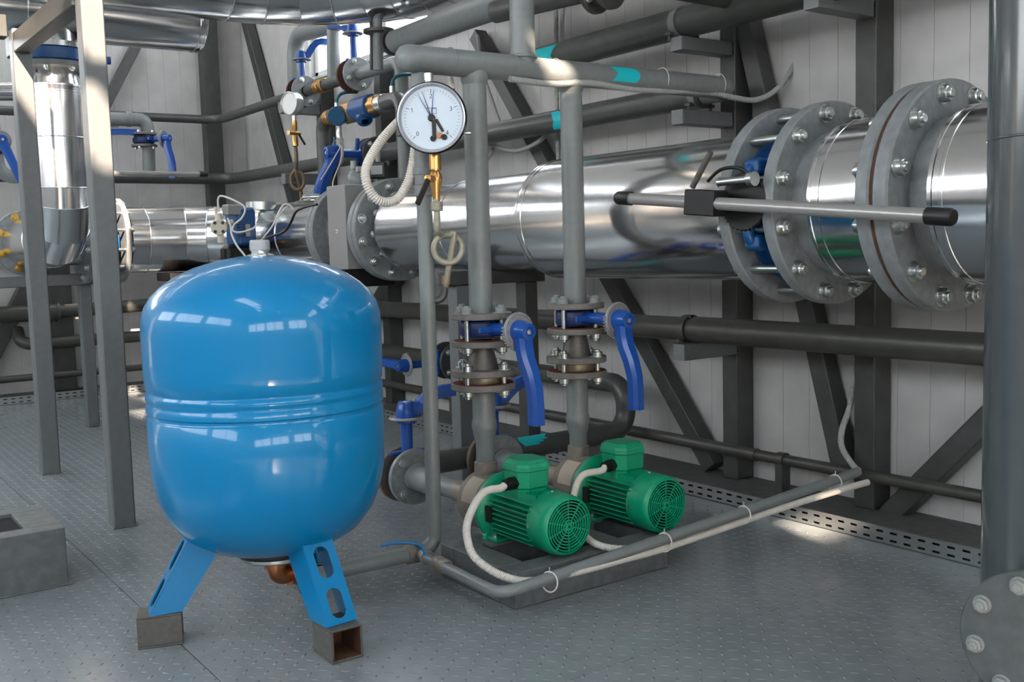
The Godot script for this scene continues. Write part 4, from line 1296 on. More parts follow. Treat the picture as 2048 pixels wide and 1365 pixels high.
func riser_lines():
	riser("left gray flanged riser rising from the front pump to the manifold", 1.79, 0.738, [0.783, 0.697, 0.606, 0.562], 0.437)
	riser("right gray flanged riser rising from the rear pump to the manifold", 2.17, 0.75, [0.793, 0.710, 0.614, 0.566], 0.409)
	butterfly("bright blue butterfly valve with long hanging lever on the left riser", Vector3(1.79, 0.744, -2.665), Vector3.UP, Vector3(0.02, 0, 1), Vector3(0, -1, 0), 0.188, 0.275, 1.0, "blue lever valves", 0.05)
	butterfly("bright blue butterfly valve with long hanging lever on the right riser", Vector3(2.17, 0.754, -2.665), Vector3.UP, Vector3(0.02, 0, 1), Vector3(0, -1, 0), 0.205, 0.28, 1.0, "blue lever valves", 0.05)
	# manifold
	var z := -2.66
	var y := 1.552
	var t := thing("manifold_pipe", "gray horizontal manifold pipe with a teal arrow above the two risers", "pipe", Vector3(2.1, y, z))
	var m := Mb.new()
	m.tube(bend([Vector3(1.56, y, z), Vector3(2.93, y + 0.002, z), Vector3(2.93, y, -2.80)], 0.075), 0.0405, 36)
	part(t, "tube", m, mats.gray)
	m = Mb.new()
	m.lathe([[0.0405, 0.0], [0.0395, 0.012], [0.034, 0.026], [0.022, 0.037], [0.0, 0.041]], Vector3(1.561, y, z), Vector3(-1, 0, 0), 32, 60.0)
	part(t, "domed_end", m, mats.gray)
	for x in [1.70, 1.93, 2.10, 2.275]:
		m = Mb.new()
		m.ring(Vector3(x, y + 0.003, z), Vector3(1, 0, 0), 0.0402, 0.002, 36, 6)
		part(t, "weld_seam", m, mats.gray)
	stripe(t, Vector3(2.375, y + 0.0012, z), Vector3(1, 0, 0), Vector3(-0.35, 0.15, 0.9).normalized(), 0.0407, 0.125, 0.62, "teal arrow sticker")
	m = Mb.new()
	m.cyl(Vector3(1.975, y, z), Vector3(1.975, 3.88, z), 0.039, 36)
	part(t, "upper_branch", m, mats.gray)
	m = Mb.new()
	m.ring(Vector3(1.975, y + 0.038, z), Vector3(0, 1, 0), 0.041, 0.006, 32, 8)
	part(t, "branch_weld", m, mats.gray)
	for x in [2.575, 2.86]:
		m = Mb.new()
		m.ring(Vector3(x, y + 0.008, z), Vector3(1, 0, 0.12), 0.0425, 0.0016, 36, 6)
		single("cable_tie", "thin pale cable tie round the manifold, right of its teal arrow" if x < 2.7 else "thin pale cable tie round the manifold's right end by the elbow", "cable tie", m, mats.cable_white, "cable ties")
	# gauge riser and drain
	var gx := 1.607
	t = thing("gauge_riser", "slim gray vertical pipe from the manifold past the gauge to the floor bend", "pipe", Vector3(gx, 0.06, -2.685))
	part(t, "tube", pipe([Vector3(gx - 0.01, 1.54, -2.67), Vector3(gx, 1.0, -2.68), Vector3(gx, 0.066, -2.69), Vector3(1.14, 0.066, -2.69), Vector3(1.14, 0.125, -2.64)], 0.0235, 0.05), mats.gray)
	m = Mb.new()
	m.lathe([[0.0235, 0.0], [0.031, 0.0], [0.031, 0.03], [0.028, 0.034], [0.028, 0.06], [0.032, 0.062], [0.032, 0.082], [0.0235, 0.084]], Vector3(gx - 0.002, 1.155, -2.68), Vector3.UP, 8, 5.0)
	part(t, "union", m, mats.gray)
	m = Mb.new()
	m.lathe([[0.0235, 0.0], [0.03, 0.002], [0.03, 0.03], [0.0235, 0.032]], Vector3(gx - 0.05, 0.066, -2.69), Vector3(-1, 0, 0), 20)
	part(t, "fitting_collar", m, mats.dusty_steel)
	m = Mb.new()
	m.lathe([[0.0235, 0.0], [0.03, 0.002], [0.03, 0.04], [0.0235, 0.042]], Vector3(1.545, 0.066, -2.69), Vector3(-1, 0, 0), 20)
	part(t, "fitting_collar", m, mats.dusty_steel)
	part(t, "siphon_stub", pipe([Vector3(gx, 0.842, -2.68), Vector3(1.648, 0.837, -2.660), Vector3(1.653, 0.892, -2.650)], 0.0115, 0.035, 16), mats.gray_dark)
	t = thing("drain_pipe", "slim gray drain pipe bending round the pump plinth to the right wall", "pipe", Vector3(1.5, 0.08, -2.17))
	part(t, "tube", pipe([Vector3(1.545, 0.066, -2.69), Vector3(1.528, 0.07, -2.58), Vector3(1.49, 0.085, -2.165), Vector3(2.95, 0.198, -2.12)], 0.0165, 0.05, 18), mats.gray)
	for q in [0.12, 0.30, 0.36]:
		m = Mb.new()
		var c := Vector3(1.545, 0.066, -2.69).lerp(Vector3(1.49, 0.085, -2.165), q)
		m.lathe([[0.0165, -0.014], [0.022, -0.012], [0.023, 0.0], [0.022, 0.012], [0.0165, 0.014]], c, Vector3(-0.1, 0.03, 1), 18)
		part(t, "fitting_collar", m, mats.dusty_steel)
	m = Mb.new()
	m.tube(smooth([Vector3(1.525, 0.07, -2.61), Vector3(1.52, 0.098, -2.61), Vector3(1.50, 0.118, -2.62), Vector3(1.44, 0.128, -2.64), Vector3(1.40, 0.124, -2.655)]), 0.005, 8)
	part(t, "valve_lever", m, mats.sky_lever, "small sky blue valve lever")
	gauge(gx)

func gauge(gx: float):
	var c: Vector3 = Vector3(1.568, 1.368, -2.555)
	var d := Vector3(-0.66, -0.03, 0.75).normalized()
	var t := thing("pressure_gauge", "large round white-faced pressure gauge with black rim left of the left riser", "gauge", c)
	var rt := Vector3.UP.cross(d).normalized()
	var up := d.cross(rt)
	var m := Mb.new()
	m.lathe([[0.0, -0.05], [0.09, -0.05], [0.094, -0.046], [0.094, 0.0], [0.101, 0.002], [0.102, 0.006], [0.102, 0.016], [0.099, 0.02], [0.0955, 0.0205]], c, d, 64)
	part(t, "case", m, mats.gauge_black)
	m = Mb.new()
	m.lathe([[0.0955, 0.0205], [0.094, 0.0205], [0.0885, 0.010]], c, d, 64)
	m.lathe([[0.0985, 0.019], [0.098, 0.0225], [0.095, 0.023], [0.0945, 0.0205]], c, d, 64)
	part(t, "bezel", m, mats.bezel)
	m = Mb.new()
	m.lathe([[0.0, 0.009], [0.0895, 0.009]], c, d, 56)
	var dial := part(t, "dial", m, mats.dial)
	var at := func(a: float, r: float, h: float) -> Vector3: return c + (rt * cos(a) + up * sin(a)) * r + d * h
	m = Mb.new()
	for i in 41:
		var a := deg_to_rad(225.0 - 270.0 * i / 40.0)
		var big := i % 10 == 0
		var L := 0.011 if big else 0.006
		var u := rt * cos(a) + up * sin(a)
		m.box(at.call(a, 0.081 - L / 2, 0.0096), Vector3(L, 0.0014 if big else 0.0007, 0.0005), 0.0, Basis(u, d.cross(u), d))
	part(dial, "scale_ticks", m, mats.ink)
	var fnt := SystemFont.new()
	fnt.font_names = PackedStringArray(["Droid Sans"])
	for i in 5:
		var a := deg_to_rad(225.0 - 270.0 * i / 4.0)
		var tm := TextMesh.new()
		tm.font = fnt
		tm.text = str(i)
		tm.font_size = 32
		tm.pixel_size = 0.0005
		tm.depth = 0.0004
		inst(dial, "numeral", tm, mats.ink, Transform3D(Basis(rt, up, d), at.call(a, 0.061, 0.0097)))
	m = Mb.new()
	for q in [[0.0, 0.028, 0.03, 0.0012], [0.007, 0.012, 0.014, 0.001], [0.007, 0.026, 0.014, 0.001], [0.0, 0.019, 0.001, 0.014], [0.014, 0.019, 0.001, 0.014]]:
		m.box(c + rt * q[0] + up * q[1] + d * 0.0096, Vector3(q[2], q[3], 0.0004), 0.0, Basis(rt, up, d))
	part(dial, "printed_frame", m, mats.ink)
	var needle := func(a: float, r0: float, r1: float, w0: float, w1: float, h: float, mt: Material, lab: String):
		var k := Mb.new()
		var u := rt * cos(a) + up * sin(a)
		k.extrude(PackedVector2Array([Vector2(r0, -w0), Vector2(r1, -w1), Vector2(r1, w1), Vector2(r0, w0)]), 0.0008, c + d * h, u, d.cross(u))
		part(t, "needle", k, mt, lab)
	needle.call(deg_to_rad(108), -0.02, 0.078, 0.0017, 0.0005, 0.0135, mats.ink, "black needle")
	needle.call(deg_to_rad(119), 0.0, 0.076, 0.0014, 0.0005, 0.0125, mats.ink_blue, "blue setting needle")
	needle.call(deg_to_rad(84), 0.0, 0.076, 0.0014, 0.0005, 0.0120, mats.ink_blue, "blue setting needle")
	m = Mb.new()
	m.lathe([[0.0105, 0.009], [0.0105, 0.016], [0.007, 0.018], [0.004, 0.018], [0.0, 0.0175]], c, d, 24)
	m.box(c + rt * 0.006 - up * 0.03 + d * 0.013, Vector3(0.011, 0.052, 0.005), 0.001, Basis(rt, up, d))
	m.box(c + rt * 0.022 - up * 0.022 + d * 0.012, Vector3(0.008, 0.04, 0.004), 0.001, Basis(rt, up, d) * Basis(Vector3(0, 0, 1), 0.5))
	m.lathe([[0.0, 0.009], [0.0085, 0.009], [0.0085, 0.013], [0.005, 0.013], [0.005, 0.011], [0.0, 0.011]], c - up * 0.058 + rt * 0.002, d, 20)
	m.lathe([[0.0, 0.009], [0.0085, 0.009], [0.0085, 0.013], [0.005, 0.013], [0.005, 0.011], [0.0, 0.011]], c - up * 0.055 + rt * 0.034, d, 20)
	part(t, "contact_arm", m, mats.black)
	m = Mb.new()
	m.box(c + rt * 0.02 - up * 0.05 + d * 0.012, Vector3(0.012, 0.016, 0.004), 0.001, Basis(rt, up, d) * Basis(Vector3(0, 0, 1), -0.6))
	part(t, "contact_spring", m, mats.copper)
	m = Mb.new()
	m.lathe([[0.0, 0.0], [0.005, 0.0], [0.005, 0.012], [0.003, 0.018], [0.0, 0.018]], c + rt * 0.092 - up * 0.045, rt, 12)
	part(t, "side_screw", m, mats.zinc)
	m = Mb.new()
	m.lathe([[0.0, 0.0], [0.011, 0.0], [0.011, 0.014], [0.0135, 0.014], [0.0135, 0.034], [0.0, 0.034]], c + up * 0.095 - d * 0.02 - rt * 0.01, up, 8, 5.0)
	part(t, "top_gland", m, mats.zinc)
	# brass cock below the gauge
	var bx := 1.594
	var bz := -2.59
	var v := thing("gauge_cock", "brass gauge cock with a black lever under the large white gauge", "valve", Vector3(bx, 1.13, bz))
	m = Mb.new()
	m.lathe([[0.007, 1.275], [0.010, 1.275], [0.010, 1.30], [0.0, 1.30]], Vector3(bx, 0, bz), Vector3.UP, 16)
	m.lathe([[0.0, 1.222], [0.0165, 1.222], [0.0175, 1.226], [0.0175, 1.266], [0.0165, 1.27], [0.012, 1.275], [0.0, 1.278]], Vector3(bx, 0, bz), Vector3.UP, 6, 5.0)
	part(v, "hex_coupling", m, mats.brass)
	m = Mb.new()
	m.lathe([[0.010, 1.14], [0.012, 1.15], [0.014, 1.17], [0.0185, 1.188], [0.0195, 1.198], [0.0185, 1.208], [0.012, 1.222]], Vector3(bx, 0, bz), Vector3.UP, 20)
	m.lathe([[0.0, -0.026], [0.009, -0.024], [0.011, 0.0], [0.0095, 0.03], [0.011, 0.05], [0.0, 0.054]], Vector3(bx, 1.198, bz), Vector3(-0.85, 0, 0.5), 18)
	part(v, "body", m, mats.brass)
	m = Mb.new()
	var h := Vector3(bx - 0.05, 1.194, bz + 0.03)
	m.beam(h + Vector3(0.004, 0.0, 0.004), h + Vector3(-0.045, -0.072, 0.02), 0.017, 0.010, Vector3(0, 0, 1), 0.003)
	part(v, "lever", m, mats.lever_dark)
	m = Mb.new()
	m.lathe([[0.0, 1.105], [0.017, 1.105], [0.0185, 1.109], [0.0185, 1.128], [0.017, 1.132], [0.011, 1.133], [0.011, 1.142], [0.0, 1.142]], Vector3(bx, 0, bz), Vector3.UP, 6, 5.0)
	part(v, "lock_nut", m, mats.siphon)
	# siphon loop
	var lc: Vector3 = Vector3(1.647, 0.994, -2.620)
	var sr := Vector3(0.80, 0, 0.60)
	var bk := Vector3(-0.60, 0, 0.80)
	var p := [Vector3(bx, 1.11, bz), Vector3(bx, 1.07, bz), Vector3(bx + 0.006, 1.045, bz - 0.008)]
	var n := 26
	for k in n + 1:
		var a := PI * 0.5 + 0.25 - (TAU + 0.75) * k / n
		p.append(lc + sr * cos(a) * 0.042 + Vector3.UP * sin(a) * 0.042 + bk * (-0.012 + 0.024 * k / n))
	p.append(Vector3(1.651, 0.901, -2.640))
	p.append(Vector3(1.653, 0.882, -2.650))
	var s := thing("siphon_tube", "pale looped siphon tube between the brass gauge cock and slim riser", "tube", Vector3(1.66, 0.9, -2.65))
	m = Mb.new()
	m.tube(smooth(p, 0.006), 0.0095, 14)
	part(s, "loop", m, mats.siphon)
	m = Mb.new()
	m.lathe([[0.0, -0.012], [0.0125, -0.01], [0.0125, 0.014], [0.0, 0.016]], Vector3(1.652, 0.898, -2.645), Vector3.UP, 14)
	part(s, "burnt_weld", m, mats.burnt)

func back_cluster():
	var m: Mb
	var X := 2.84
	var t := thing("steel_column", "pale gray column stub with two arms behind the small silver gauge", "column", Vector3(3.1, 0.044, -6.42))
	m = Mb.new()
	m.box(Vector3(3.1, 1.08, -6.42), Vector3(0.1, 2.07, 0.08), 0.006)
	part(t, "shaft", m, mats.gray_dark)
	arm(t, 2.78, 3.05, 1.9, 1.974, -6.42)
	arm(t, 2.78, 3.05, 1.44, 1.51, -6.42)
	# small gauge
	var g: Vector3 = Vector3(2.600, 1.883, -5.861)
	t = thing("pressure_gauge", "small silver pressure gauge turned left above a brass cock and siphon", "gauge", g)
	var d := Vector3(-0.93, 0.0, 0.36).normalized()
	m = Mb.new()
	m.lathe([[0.0, -0.055], [0.062, -0.055], [0.067, -0.05], [0.067, -0.004], [0.069, 0.0], [0.069, 0.012], [0.066, 0.014], [0.061, 0.008]], g, d, 36)
	part(t, "case", m, mats.zinc)
	m = Mb.new()
	m.lathe([[0.0, 0.007], [0.062, 0.007]], g, d, 32)
	part(t, "dial", m, mats.white)
	m = Mb.new()
	m.cyl(g - Vector3(0, 0.065, 0) - d * 0.03, g - Vector3(0, 0.10, 0) - d * 0.03, 0.014, 8)
	part(t, "stem", m, mats.zinc)
	var b := g - Vector3(0, 0.10, 0) - d * 0.03
	t = thing("gauge_cock", "small brass cock with a dark lever under the small silver gauge", "valve", b)
	m = Mb.new()
	m.lathe([[0.0, 0.0], [0.016, 0.0], [0.018, 0.05], [0.012, 0.06], [0.014, 0.09], [0.018, 0.10], [0.018, 0.15], [0.0, 0.16]], b, Vector3.DOWN, 12)
	m.cyl(b + Vector3(-0.055, -0.075, 0.03), b + Vector3(0.035, -0.075, -0.01), 0.013, 10)
	part(t, "body", m, mats.brass)
	m = Mb.new()
	m.beam(b + Vector3(0.015, -0.08, 0.02), b + Vector3(0.05, -0.145, 0.03), 0.012, 0.012, Vector3(0, 0, 1), 0.003)
	part(t, "lever", m, mats.lever_dark)
	var e := b - Vector3(0, 0.16, 0)
	var lc := Vector3(e.x + 0.005, e.y - 0.20, e.z)
	var p := [e, e + Vector3(0, -0.09, 0)]
	for k in 21:
		var a := PI - TAU * 1.25 * k / 20.0
		p.append(lc + Vector3(cos(a) * 0.5, sin(a), cos(a) * 0.5) * 0.052 + Vector3(0.7, 0, -0.7) * (0.03 - 0.06 * k / 20.0))
	p.append(lc + Vector3(0.02, -0.10, 0))
	p.append(lc + Vector3(0.035, -0.30, 0.0))
	m = Mb.new()
	m.tube(smooth(p, 0.012), 0.012, 10)
	single("siphon_tube", "small tarnished looped siphon tube under the small silver gauge", "tube", m, mats.siphon_dark)
	# brass solenoid line
	t = thing("filter_line", "gray pipe with brass fittings, blue valve body and round blue coil left of gauge", "pipe", Vector3(2.750, 1.808, -5.374))
	var p0: Vector3 = Vector3(2.750, 1.670, -4.661)
	var p1: Vector3 = Vector3(2.750, 1.786, -4.767)
	var p2: Vector3 = Vector3(2.750, 1.779, -5.739)
	var p3 := Vector3(p2.x, p2.y - 0.52, p2.z)
	part(t, "tube", pipe([p1 + Vector3(0, -0.2, 0), p1, p2, p3], 0.042, 0.08), mats.gray_pipe)
	var L := func(px0: float) -> Vector3: return p1.lerp(p2, px0)
	var dd := (p2 - p1).normalized()
	for q in [[0.2, 0.275, 0.048, "zinc", 20], [0.26, 0.36, 0.056, "brass", 8], [0.34, 0.54, 0.068, "big_blue", 12], [0.54, 0.67, 0.064, "brass", 8], [0.67, 0.72, 0.052, "zinc", 20], [0.86, 0.92, 0.048, "brass", 16]]:
		m = Mb.new()
		var a: Vector3 = L.call(q[0]); var z: Vector3 = L.call(q[1])
		m.lathe([[0.03, 0.0], [q[2] - 0.004, 0.0], [q[2], 0.004], [q[2], (z - a).length() - 0.004], [q[2] - 0.004, (z - a).length()], [0.03, (z - a).length()]], a, z - a, q[4], 5.0 if q[4] < 15 else 38.0)
		part(t, "fitting", m, mats[q[3]])
	m = Mb.new()
	var k1: Vector3 = L.call(0.47)
	m.lathe([[0.05, 0.0], [0.045, 0.07], [0.02, 0.085]], k1 + Vector3(0, -0.02, 0), Vector3(-0.2, -0.7, 0.7), 16)
	part(t, "strainer_pocket", m, mats.big_blue)
	m = Mb.new()
	var k2: Vector3 = L.call(0.70)
	m.lathe([[0.0, 0.0], [0.03, 0.0], [0.03, 0.07], [0.045, 0.07]], k2, Vector3(-0.8, -0.25, 0.7), 20)
	part(t, "coil_neck", m, mats.zinc)
	m = Mb.new()
	m.lathe([[0.0, 0.07], [0.05, 0.07], [0.054, 0.075], [0.054, 0.12], [0.05, 0.125], [0.0, 0.125]], k2, Vector3(-0.8, -0.25, 0.7), 28)
	part(t, "round_coil", m, mats.teal_dark)
	for q in [[0.12, "taps"], [0.80, "taps"]]:
		var c: Vector3 = L.call(q[0])
		m = Mb.new()
		m.cyl(c, c + Vector3(0, 0.075, 0), 0.012, 12)
		var tp := part(t, "tap_stem", m, mats.zinc)
		m = Mb.new()
		m.tube(smooth([c + Vector3(0, 0.065, 0), c + Vector3(0.012, 0.11, 0), c + Vector3(0.05, 0.135, 0.01), c + Vector3(0.13, 0.142, 0.02)]), 0.009, 8)
		part(tp, "tap_lever", m, mats.teal_lever)
	# vent cap chain under the solenoid line
	var w: Vector3 = Vector3(2.720, 1.684, -5.465)
	t = thing("drain_cock", "small white and chrome drain cock hanging under the brass filter line", "valve", w)
	m = Mb.new()
	m.lathe([[0.0, 0.0], [0.016, 0.0], [0.018, 0.03], [0.014, 0.04], [0.018, 0.06], [0.018, 0.09], [0.0, 0.092]], w + Vector3(0, 0.05, 0), Vector3.DOWN, 12)
	part(t, "body", m, mats.zinc)
	m = Mb.new()
	m.lathe([[0.0, 0.0], [0.024, 0.0], [0.026, 0.02], [0.026, 0.06], [0.018, 0.08], [0.016, 0.10], [0.0, 0.10]], w + Vector3(0, -0.042, 0), Vector3.DOWN, 16)
	part(t, "cap", m, mats.cream)
	m = Mb.new()
	m.box(w + Vector3(-0.03, -0.10, -0.0), Vector3(0.012, 0.13, 0.018), 0.003)
	part(t, "handle", m, mats.teal_lever)
	# tall pale pipes in front of the window
	t = thing("elbow_pipe", "pale gray pipe with a rounded top elbow left of the raised blue valve", "pipe", Vector3(2.990, 2.194, -6.636))
	part(t, "tube", pipe([Vector3(2.990, 2.010, -6.640), Vector3(2.990, 2.455, -6.606), Vector3(2.990, 2.416, -6.072), Vector3(2.990, 2.434, -5.660)], 0.055, 0.13), mats.gray)
	t = thing("vertical_pipe", "pale vertical pipe standing in front of the bright wall window", "pipe", Vector3(2.980, 2.196, -6.023))
	part(t, "tube", pipe([Vector3(2.980, 2.072, -6.028), Vector3(2.980, 2.500, -6.000)], 0.042), mats.gray)
	t = thing("vertical_pipe", "slender gray vertical pipe with a thin rod, left of the manifold's domed end", "pipe", Vector3(2.600, 2.013, -4.749))
	part(t, "tube", pipe([Vector3(2.600, 1.912, -4.747), Vector3(2.600, 2.210, -4.733)], 0.026), mats.gray)
	m = Mb.new()
	m.cyl(Vector3(2.600, 1.924, -4.822), Vector3(2.600, 2.223, -4.802), 0.009, 10)
	part(t, "rod", m, mats.gray_dark)
	m = Mb.new()
	m.lathe([[0.02, 0.0], [0.08, 0.0], [0.08, 0.016], [0.02, 0.016]], Vector3(2.600, 2.094, -4.727), Vector3.UP, 28)
	part(t, "flange", m, mats.gray_dark)
	# meter on the pipe: black box with pale screen
	var bx: Vector3 = Vector3(2.600, 1.406, -4.788)
	t = thing("meter_display", "small black box with a pale label plate beside the ribbed gauge hose", "display", bx)
	m = Mb.new()
	m.box(bx, Vector3(0.05, 0.085, 0.085), 0.006, Basis(Vector3.UP, 0.75))
	part(t, "housing", m, mats.black)
	m = Mb.new()
	m.box(bx + Vector3(-0.02, 0, 0.018), Vector3(0.004, 0.046, 0.062), 0.001, Basis(Vector3.UP, 0.75))
	part(t, "label_plate", m, mats.hose_gray)
	m = Mb.new()
	m.cyl(bx + Vector3(0.0, 0.04, 0), bx + Vector3(0.0, 0.10, 0), 0.014, 10)
	part(t, "gland", m, mats.hose_gray)
	var h: Vector3 = Vector3(2.450, 1.356, -4.737)
	t = thing("pulse_transmitter", "gray dome-shaped meter head on top of the flow meter flange", "meter", h)
	m = Mb.new()
	m.lathe([[0.0, 0.05], [0.03, 0.045], [0.05, 0.02], [0.052, -0.02], [0.04, -0.05], [0.04, -0.09]], h, Vector3(-0.15, 1, 0.1), 24, 60.0)
	part(t, "dome", m, mats.flange_gray)
	m = Mb.new()
	m.cyl(h + Vector3(-0.02, 0.05, 0), h + Vector3(-0.02, 0.09, 0), 0.015, 10)
	m.box(h + Vector3(-0.01, 0.045, 0.04), Vector3(0.03, 0.03, 0.02), 0.004)
	part(t, "cable_gland", m, mats.hose_gray)
	# small back-wall valve with elbow
	t = thing("elbow_pipe", "small gray elbow pipe dropping through a blue valve on the back wall", "pipe", Vector3(2.172, 1.781, -7.300))
	part(t, "tube", pipe([Vector3(1.707, 1.918, -7.300), Vector3(2.170, 1.928, -7.300), Vector3(2.181, 1.819, -7.300)], 0.046, 0.10), mats.gray)
	part(t, "tube", pipe([Vector3(2.177, 1.758, -7.300), Vector3(2.171, 1.545, -7.300)], 0.042), mats.gray)
	m = Mb.new()
	m.lathe([[0.046, -0.02], [0.054, -0.015], [0.054, 0.015], [0.046, 0.02]], Vector3(2.053, 1.929, -7.300), Vector3(1, 0, 0), 20)
	part(t, "collar", m, mats.gray)
	flange(t, Vector3(2.148, 1.831, -7.300), Vector3.UP, 0.085, 0.016, 4, 0.066, 0.012, mats.flange_dusty, [1])
	flange(t, Vector3(2.149, 1.750, -7.300), Vector3.UP, 0.085, 0.016, 4, 0.066, 0.012, mats.flange_dusty, [-1])
	butterfly("blue butterfly valve with hanging lever on the back wall elbow pipe", Vector3(2.149, 1.791, -7.300), Vector3.UP, Vector3(0.62, 0, 0.78), Vector3(0, -1, 0), 0.15, 0.27, 1.0, "blue lever valves", 0.03)
	butterfly("blue butterfly valve half hidden by the sunlit post, lever pointing right", Vector3(1.791, 1.745, -7.300), Vector3(0, 0, 1), Vector3(0, 1, 0), Vector3(1, 0, 0.05), 0.05, 0.31, 1.0, "blue lever valves", 0.01)
	m = Mb.new()
	m.box(Vector3(1.967, 1.876, -7.350), Vector3(0.06, 0.06, 0.04), 0.006)
	single("junction_box", "tiny white junction box on the back wall right of the sunlit post", "box", m, mats.white)
	butterfly("blue butterfly valve with slanting lever at the picture's left edge", Vector3(1.164, 1.704, -6.900), Vector3(1, 0, 0), Vector3(0.2, 0, 1), Vector3(0.32, -0.95, 0), 0.10, 0.26, 1.05, "blue lever valves", 0.03)
	t = thing("elbow_pipe", "pale gray pipe bend under the blue valve at the left edge", "pipe", Vector3(1.198, 1.511, -6.950))
	part(t, "tube", pipe([Vector3(1.145, 1.958, -6.950), Vector3(1.164, 1.495, -6.950), Vector3(1.339, 1.504, -6.950)], 0.04, 0.10), mats.gray)
	# actuator on the back pipe
	var c: Vector3 = Vector3(2.169, 1.143, -5.689)
	t = thing("valve_actuator", "blue electric motor with white cable glands on the clad back pipe", "actuator", c)
	m = Mb.new()
	m.box(c + Vector3(0.02, 0.0, 0.0), Vector3(0.13, 0.22, 0.14), 0.02, Basis(Vector3.UP, 0.3))
	part(t, "motor_housing", m, mats.big_blue)
	for k in 7:
		m = Mb.new()
		m.box(c + Vector3(0.0, -0.055 + 0.015 * k, 0.075), Vector3(0.09, 0.006, 0.02), 0.001, Basis(Vector3.UP, 0.3))
		part(t, "cooling_fin", m, mats.big_blue)
	m = Mb.new()
	m.box(c + Vector3(-0.05, 0.095, 0.06), Vector3(0.10, 0.06, 0.06), 0.008, Basis(Vector3.UP, 0.3))
	part(t, "terminal_box", m, mats.box_gray)
	m = Mb.new()
	m.box(c + Vector3(0.03, -0.02, 0.078), Vector3(0.03, 0.07, 0.01), 0.002, Basis(Vector3.UP, 0.3))
	part(t, "rating_plate", m, mats.hose_gray)
	m = Mb.new()
	m.box(c + Vector3(-0.01, -0.17, -0.02), Vector3(0.16, 0.15, 0.12), 0.03)
	part(t, "gearbox", m, mats.black)
	m = Mb.new()
	m.lathe([[0.0, 0.0], [0.018, 0.0], [0.0, 0.003]], c + Vector3(0.05, -0.125, 0.07), Vector3(0, 0, 1), 3, 5.0)
	part(t, "warning_mark", m, mats.orange)
	var j: Vector3 = Vector3(2.037, 1.142, -5.622)
	var jt := thing("sensor_head", "cream four-hole round sensor head with cables beside the blue motor", "sensor", j)
	m = Mb.new()
	var jd := Vector3(-0.35, 0.0, 0.94).normalized()
	m.lathe([[0.0, -0.03], [0.042, -0.03], [0.045, -0.025], [0.045, 0.02], [0.04, 0.026], [0.0, 0.026]], j, jd, 24)
	part(jt, "housing", m, mats.cream)
	for q in [[-1, -1], [-1, 1], [1, -1], [1, 1]]:
		m = Mb.new()
		m.lathe([[0.0, 0.0], [0.0095, 0.0], [0.0095, 0.003], [0.0, 0.003]], j + jd * 0.025 + Vector3.UP.cross(jd) * q[0] * 0.021 + Vector3(0, q[1] * 0.024, 0), jd, 12)
		part(jt, "screw_hole", m, mats.black)
	m = Mb.new()
	m.cyl(j + Vector3(0, 0.04, 0), j + Vector3(0, 0.08, 0), 0.019, 12)
	m.cyl(j + Vector3(-0.012, 0.075, 0), j + Vector3(-0.014, 0.115, 0), 0.009, 10)
	part(jt, "cable_gland", m, mats.cream)
	for q in [[0.045, 0.02, 0.08, 0.03, 0.016], [0.005, -0.04, 0.007, -0.085, 0.018]]:
		m = Mb.new()
		m.cyl(j + Vector3(q[0], q[1], 0), j + Vector3(q[2], q[3], 0), q[4], 12)
		part(jt, "cable_gland", m, mats.cream)
	# small ring fittings on the clad pipe
	m = Mb.new()
	m.lathe([[0.0, 0.0], [0.085, 0.0], [0.085, 0.045], [0.075, 0.05], [0.0, 0.05]], Vector3(2.324, 1.242, -5.713), Vector3.UP, 32)
	single("pipe_collar", "shiny round capped collar on top of the clad pipe bend", "collar", m, mats.zinc)
	var hs: Vector3 = Vector3(2.380, 1.284, -5.086)
	t = thing("vent_valve", "tiny chrome vent valve on top of the clad pipe left of the flow meter", "valve", hs)
	m = Mb.new()
	m.lathe([[0.0, -0.07], [0.014, -0.07], [0.014, -0.05], [0.009, -0.05], [0.009, -0.03], [0.018, -0.03], [0.018, 0.02], [0.011, 0.02], [0.011, 0.035], [0.016, 0.035], [0.016, 0.055], [0.0, 0.055]], hs, Vector3(0.8, 0, 0.6), 8, 5.0)
	part(t, "body", m, mats.zinc)
	m = Mb.new()
	m.lathe([[0.008, 0.0], [0.008, 0.03], [0.016, 0.035], [0.016, 0.06], [0.0, 0.06]], hs, Vector3.DOWN, 10)
	part(t, "stem", m, mats.copper)

